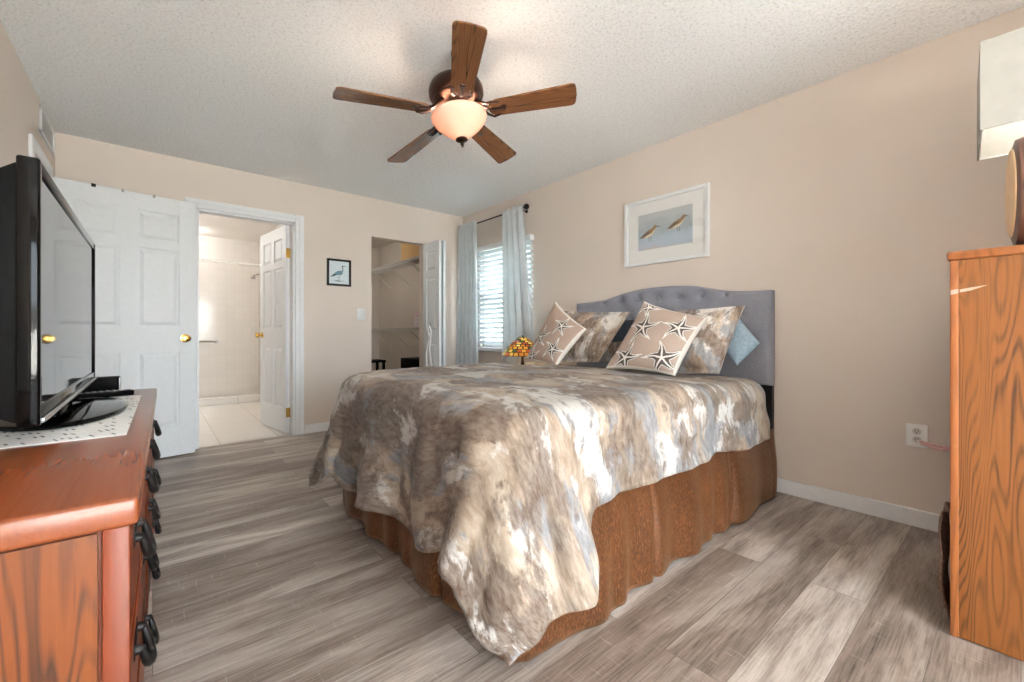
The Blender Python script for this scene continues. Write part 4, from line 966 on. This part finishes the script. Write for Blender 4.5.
for k in range(7): m.box((-0.0045, vy0+0.02, -0.0008), (0.0045, vy1-0.02, 0.0008), 0, 1, Matrix.Translation((L+0.006, 0, vz0+0.032+k*0.0178)) @ Matrix.Rotation(math.radians(40), 4, 'Y'))
m.build('louvers', M['trim'], vt)

# ------------------------------------------------------------------ nightstand with stained glass lamp (mostly behind the bed)
ns = empty('nightstand', (2.66, 3.0, 0), 'dark wooden nightstand behind the bed carrying the stained glass lamp', 'nightstand')
MB().box((2.40, 2.72, 0.50), (2.84, 3.10, 0.525), 0.005).build('top', M['brownwood'], ns)
MB().box((2.42, 2.74, 0.16), (2.83, 3.08, 0.50), 0.003).build('body', M['brownwood'], ns)
dw = MB().box((2.408, 2.76, 0.34), (2.422, 3.06, 0.48), 0.003).build('drawer', M['brownwood'], ns)
MB().lathe([(0, 0), (0.008, 0), (0.014, -0.015), (0, -0.02)], (2.408, 2.91, 0.41), 14, None, 'x').build('knob', M['brass'], dw, 50)
for x in (2.44, 2.81):
    for y in (2.76, 3.06): MB().box((x-0.018, y-0.018, 0), (x+0.018, y+0.018, 0.16), 0.003).build('leg', M['brownwood'], ns)
tf = empty('table_lamp', (2.65, 3.0, 0.525), 'stained glass lamp glowing between the curtain and starfish pillow', 'lamp')
GCOL = [lin(236, 170, 60), lin(246, 204, 96), lin(120, 134, 70), lin(196, 96, 60), lin(232, 150, 52), lin(150, 170, 100), lin(214, 130, 120), lin(250, 220, 130), lin(86, 104, 70)]
def tif_col(u, v):
    nr = 6+math.floor(v*4)*6
    kx, ky = math.floor(u*nr+0.5*math.floor(v*8)), math.floor(v*8)
    fu, fv = (u*nr+0.5*math.floor(v*8)) % 1, (v*8) % 1
    if min(fu, 1-fu) < 0.09 or min(fv, 1-fv) < 0.10: return lin(44, 38, 30)
    return GCOL[zlib.crc32(('%d.%d' % (kx % nr, ky)).encode()) % len(GCOL)]
def tif_fn(u, v):
    a_ = 2*PI*u; r_ = 0.034+0.160*v; z = 0.945-0.150*v-0.012*math.sin(v*PI)*(-1)-0.02*v**5
    if v > 0.95: r_ += 0.004*math.sin(a_*11)
    return (2.65+r_*math.cos(a_), 3.0+r_*math.sin(a_), z)
sh = MB().grid(216, 48, tif_fn, True, None, tif_col).build('lamp_shade', M['tiffany'], tf, 60); solidify(sh, 0.003)
MB().lathe([(0, 0.965), (0.005, 0.963), (0.006, 0.952), (0.040, 0.948), (0.042, 0.940), (0, 0.940)], (2.65, 3.0, 0), 20).build('shade_cap', M['black'], tf, 40)
MB().lathe([(0, 0.525), (0.085, 0.526), (0.085, 0.536), (0.03, 0.555), (0.018, 0.60), (0.026, 0.66), (0.014, 0.72), (0.010, 0.80), (0.008, 0.94), (0, 0.94)], (2.65, 3.0, 0), 28).build('base', M['bronze'], tf, 50)
lamp('stained_glass_lamp_light', (2.62, 2.96, 0.84), 1.5, (1, 0.72, 0.40), 0.03)

# ------------------------------------------------------------------ closet fittings
def wire_shelf(z, label, grp):
    sh_ = empty('wire_shelf', (2.82, 5.85, z), label, 'shelf', grp)
    m = MB(); xa, xb, ya, yb = 2.67, W-0.006, D+0.12, KY1-0.01
    for x in (xa, xa+0.10, xa+0.20, xb): m.tube([(x, ya, z-0.004), (x, yb, z-0.004)], 0.0035, 6)
    m.tube([(xa, ya, z-0.032), (xa, yb, z-0.032)], 0.0045, 6)
    k = ya
    while k < yb:
        m.tube([(xa, k, z-0.032), (xa, k, z), (xb, k, z)], 0.0022, 4); k += 0.026
    m.build('wire_deck', M['wire'], sh_, 60)
    for y in (4.75, 5.35, 5.95, 6.6):
        MB().tube([(xa+0.01, y, z-0.034), (W-0.012, y, z-0.29)], 0.006, 8).box((W-0.012, y-0.012, z-0.31), (W-0.0005, y+0.012, z-0.26), 0.002).build('shelf_brace', M['wire'], sh_, 40)
wire_shelf(2.0, 'upper white wire shelf on the closet wall', 'closet wire shelves')
wire_shelf(1.06, 'lower white wire shelf on the closet wall', 'closet wire shelves')
bx = empty('cardboard_box', (2.83, 5.35, 2.0), 'brown cardboard box on the upper closet shelf', 'box')
MB().box((2.70, 5.02, 2.0035), (2.955, 5.66, 2.30), 0.003).build('carton', M['card'], bx)
MB().box((2.696, 5.31, 2.30), (2.957, 5.36, 2.3025)).build('packing_tape', plain('tan_tape', lin(212, 180, 130), 0.3), bx)
def pap_col(u, v):
    if v > 0.72: return lin(226, 196, 204)
    if int(v*26) % 3 == 0 and 0.1 < u < 0.9: return lin(196, 178, 188)
    return lin(238, 226, 230)
pb = MB(); pb.grid(16, 40, lambda u, v: (2.72, 5.27-u*0.20, 1.0645+v*0.205), col=pap_col); 
pbo = pb.build('booklet', M['paper'], None); solidify(pbo, 0.012, 1); tag(pbo, 'pink and white booklet standing on the lower closet shelf', 'booklet')
st = empty('step_stool', (2.55, 6.31, 0), 'black stool at the far end of the closet floor', 'stool')
MB().box((2.40, 6.16, 0.545), (2.70, 6.46, 0.58), 0.008).build('seat', M['mattblack'], st)
for x in (2.43, 2.67):
    for y in (6.19, 6.43): MB().box((x-0.018, y-0.018, 0), (x+0.018, y+0.018, 0.545), 0.003).build('leg', M['mattblack'], st)
bg_ = empty('storage_bag', (2.72, 4.98, 0), 'dark ribbed storage bag on the closet floor beside the folded door', 'bag')
m = MB().box((2.50, 4.72, 0.0), (2.92, 5.27, 0.66), 0.02, 3)
for k in range(9): m.box((2.494, 4.76+k*0.055, 0.06), (2.504, 4.785+k*0.055, 0.58), 0.004, 1)
m.build('body', M['mattblack'], bg_, 40)
MB().tube([(2.501, 4.90, 0.50), (2.488, 4.91, 0.44), (2.488, 5.08, 0.44), (2.501, 5.09, 0.50)], 0.008, 8).build('handle', M['black'], bg_, 60)
# belt hanging on the folded closet door
hk = empty('hanging_belt', (2.40, 4.3, 0.6), 'white tie belt hanging from a hook on the folded closet door', 'belt')
MB().box((2.405, 4.285, 1.05), (2.4165, 4.305, 1.11), 0.002).tube([(2.410, 4.295, 1.06), (2.392, 4.295, 1.055), (2.386, 4.295, 1.075)], 0.004, 8).build('hook', M['steel'], hk, 40)
m = MB(); 
m.tube([(2.389, 4.30, 1.07), (2.388, 4.33, 1.02), (2.392, 4.31, 0.96), (2.389, 4.27, 0.90), (2.388, 4.29, 0.80), (2.391, 4.25, 0.62)], [0.008, 0.012, 0.014, 0.012, 0.010, 0.010], 8)
m.tube([(2.389, 4.295, 1.07), (2.386, 4.25, 1.00), (2.390, 4.27, 0.93), (2.388, 4.34, 0.86), (2.390, 4.37, 0.74), (2.389, 4.35, 0.60)], [0.008, 0.012, 0.014, 0.012, 0.010, 0.010], 8)
m.build('sash', M['white_fabric'], hk, 60)

# ------------------------------------------------------------------ bathroom fittings
def bar(name, pts, label, grp, ends):
    b = empty(name, pts[0], label, 'grab bar', grp)
    MB().tube(pts, 0.016, 14).build('bar', M['steel'], b, 60)
    for c_, ax in ends: MB().lathe([(0, -0.006), (0.038, -0.006), (0.038, 0.002), (0.030, 0.006), (0, 0.006)], c_, 24, None, ax).build('flange', M['steel'], b, 50)
bar('grab_bar', [(0.10, BY1-0.01, 0.86), (0.10, BY1-0.06, 0.86), (0.115, BY1-0.075, 0.86), (0.72, BY1-0.075, 0.86), (0.735, BY1-0.06, 0.86), (0.735, BY1-0.01, 0.86)], 'horizontal steel grab bar low on the tiled shower wall', 'shower grab bars', [((0.10, BY1-0.007, 0.86), 'y'), ((0.735, BY1-0.007, 0.86), 'y')])
bar('grab_bar', [(BX1-0.01, 7.25, 1.63), (BX1-0.06, 7.25, 1.63), (BX1-0.075, 7.25, 1.615), (BX1-0.075, 7.25, 1.075), (BX1-0.06, 7.25, 1.06), (BX1-0.01, 7.25, 1.06)], 'vertical steel grab bar on the right shower wall beside the door', 'shower grab bars', [((BX1-0.007, 7.25, 1.63), 'x'), ((BX1-0.007, 7.25, 1.06), 'x')])
sr = empty('shower_rod', (0.35, 7.12, 1.97), 'straight shower curtain rod across the shower opening', 'shower rod')
MB().tube([(BX0+0.004, 7.12, 1.97), (BX1-0.004, 7.12, 1.97)], 0.018, 14).build('rod', plain('satin_white_metal', lin(244, 243, 240), 0.3, 0.0), sr, 60)
for x, s_ in ((BX0+0.006, 1), (BX1-0.006, -1)): MB().lathe([(0, -0.006), (0.03, -0.006), (0.026, 0.006), (0, 0.006)], (x, 7.12, 1.97), 20, None, 'x').build('flange', M['steel'], sr, 50)
sa = empty('shower_spout', (BX1-0.1, 7.5, 1.85), 'small steel shower head high on the right shower wall', 'shower head')
MB().tube([(BX1-0.004, 7.52, 1.88), (BX1-0.06, 7.52, 1.89), (BX1-0.12, 7.52, 1.86)], 0.009, 10).build('arm', M['steel'], sa, 60)
MB().lathe([(0, 0), (0.012, 0), (0.032, -0.04), (0.030, -0.05), (0, -0.05)], (BX1-0.125, 7.52, 1.865), 20).build('head', M['steel'], sa, 50)
bv = empty('ceiling_vent', (0.33, 5.6, H-0.02), 'flat white vent on the bathroom ceiling', 'vent')
MB().box((0.22, 5.5, H-0.018), (0.50, 5.78, H-0.0005), 0.006).build('cover', M['plastic'], bv)
m = MB()
for k in range(8): m.box((0.245, 5.53+k*0.028, H-0.0200), (0.475, 5.540+k*0.028, H-0.0178))
m.build('slots', plain('vent_grey', lin(150, 150, 148), 0.6), bv)
bl_ = empty('added_light', (-0.15, 6.0, H-0.07), 'round white light added out of view on the bathroom ceiling', 'ceiling light')  # unseen fixture, added to brighten the bathroom
MB().lathe([(0, 0), (0.17, 0), (0.17, -0.02), (0, -0.02)], (-0.15, 6.0, H-0.0005), 32).build('base', M['plastic'], bl_, 40)
MB().lathe([(0.155, 0), (0.15, -0.03), (0.11, -0.06), (0.05, -0.075), (0, -0.078)], (-0.15, 6.0, H-0.021), 32).build('lit_diffuser', mat_translucent('lit_white_glass', (1, 1, 1, 1), 0.0, 0.4, lin(255, 246, 234), 3.0), bl_, 60)
lb = lamp('bathroom_fill', (-0.05, 6.0, 2.15), 10, (1, 0.98, 0.95), 0.12)  # fill lamp added for a brighter bathroom
lb2 = lamp('shower_fill', (0.35, 7.45, 2.30), 3, (1, 0.98, 0.95), 0.08)  # second unseen lamp, added to brighten the shower end
lamp('closet_fill', (1.9, 6.0, 2.25), 6, (1, 0.97, 0.93), 0.1)  # lamp without a fixture, added to brighten the closet
sl_ = empty('added_light', (0.35, 7.45, H-0.01), 'small round light added out of view above the shower', 'ceiling light')  # unseen fixture added for the shower fill lamp
MB().lathe([(0.05, -0.004), (0.075, -0.006), (0.078, 0), (0.05, 0)], (0.35, 7.45, H-0.0005), 28).build('trim_ring', M['plastic'], sl_, 40)
MB().lathe([(0, -0.003), (0.05, -0.003), (0.05, 0), (0, 0)], (0.35, 7.45, H-0.001), 28).build('lit_lens', M['bulb'], sl_, 40)
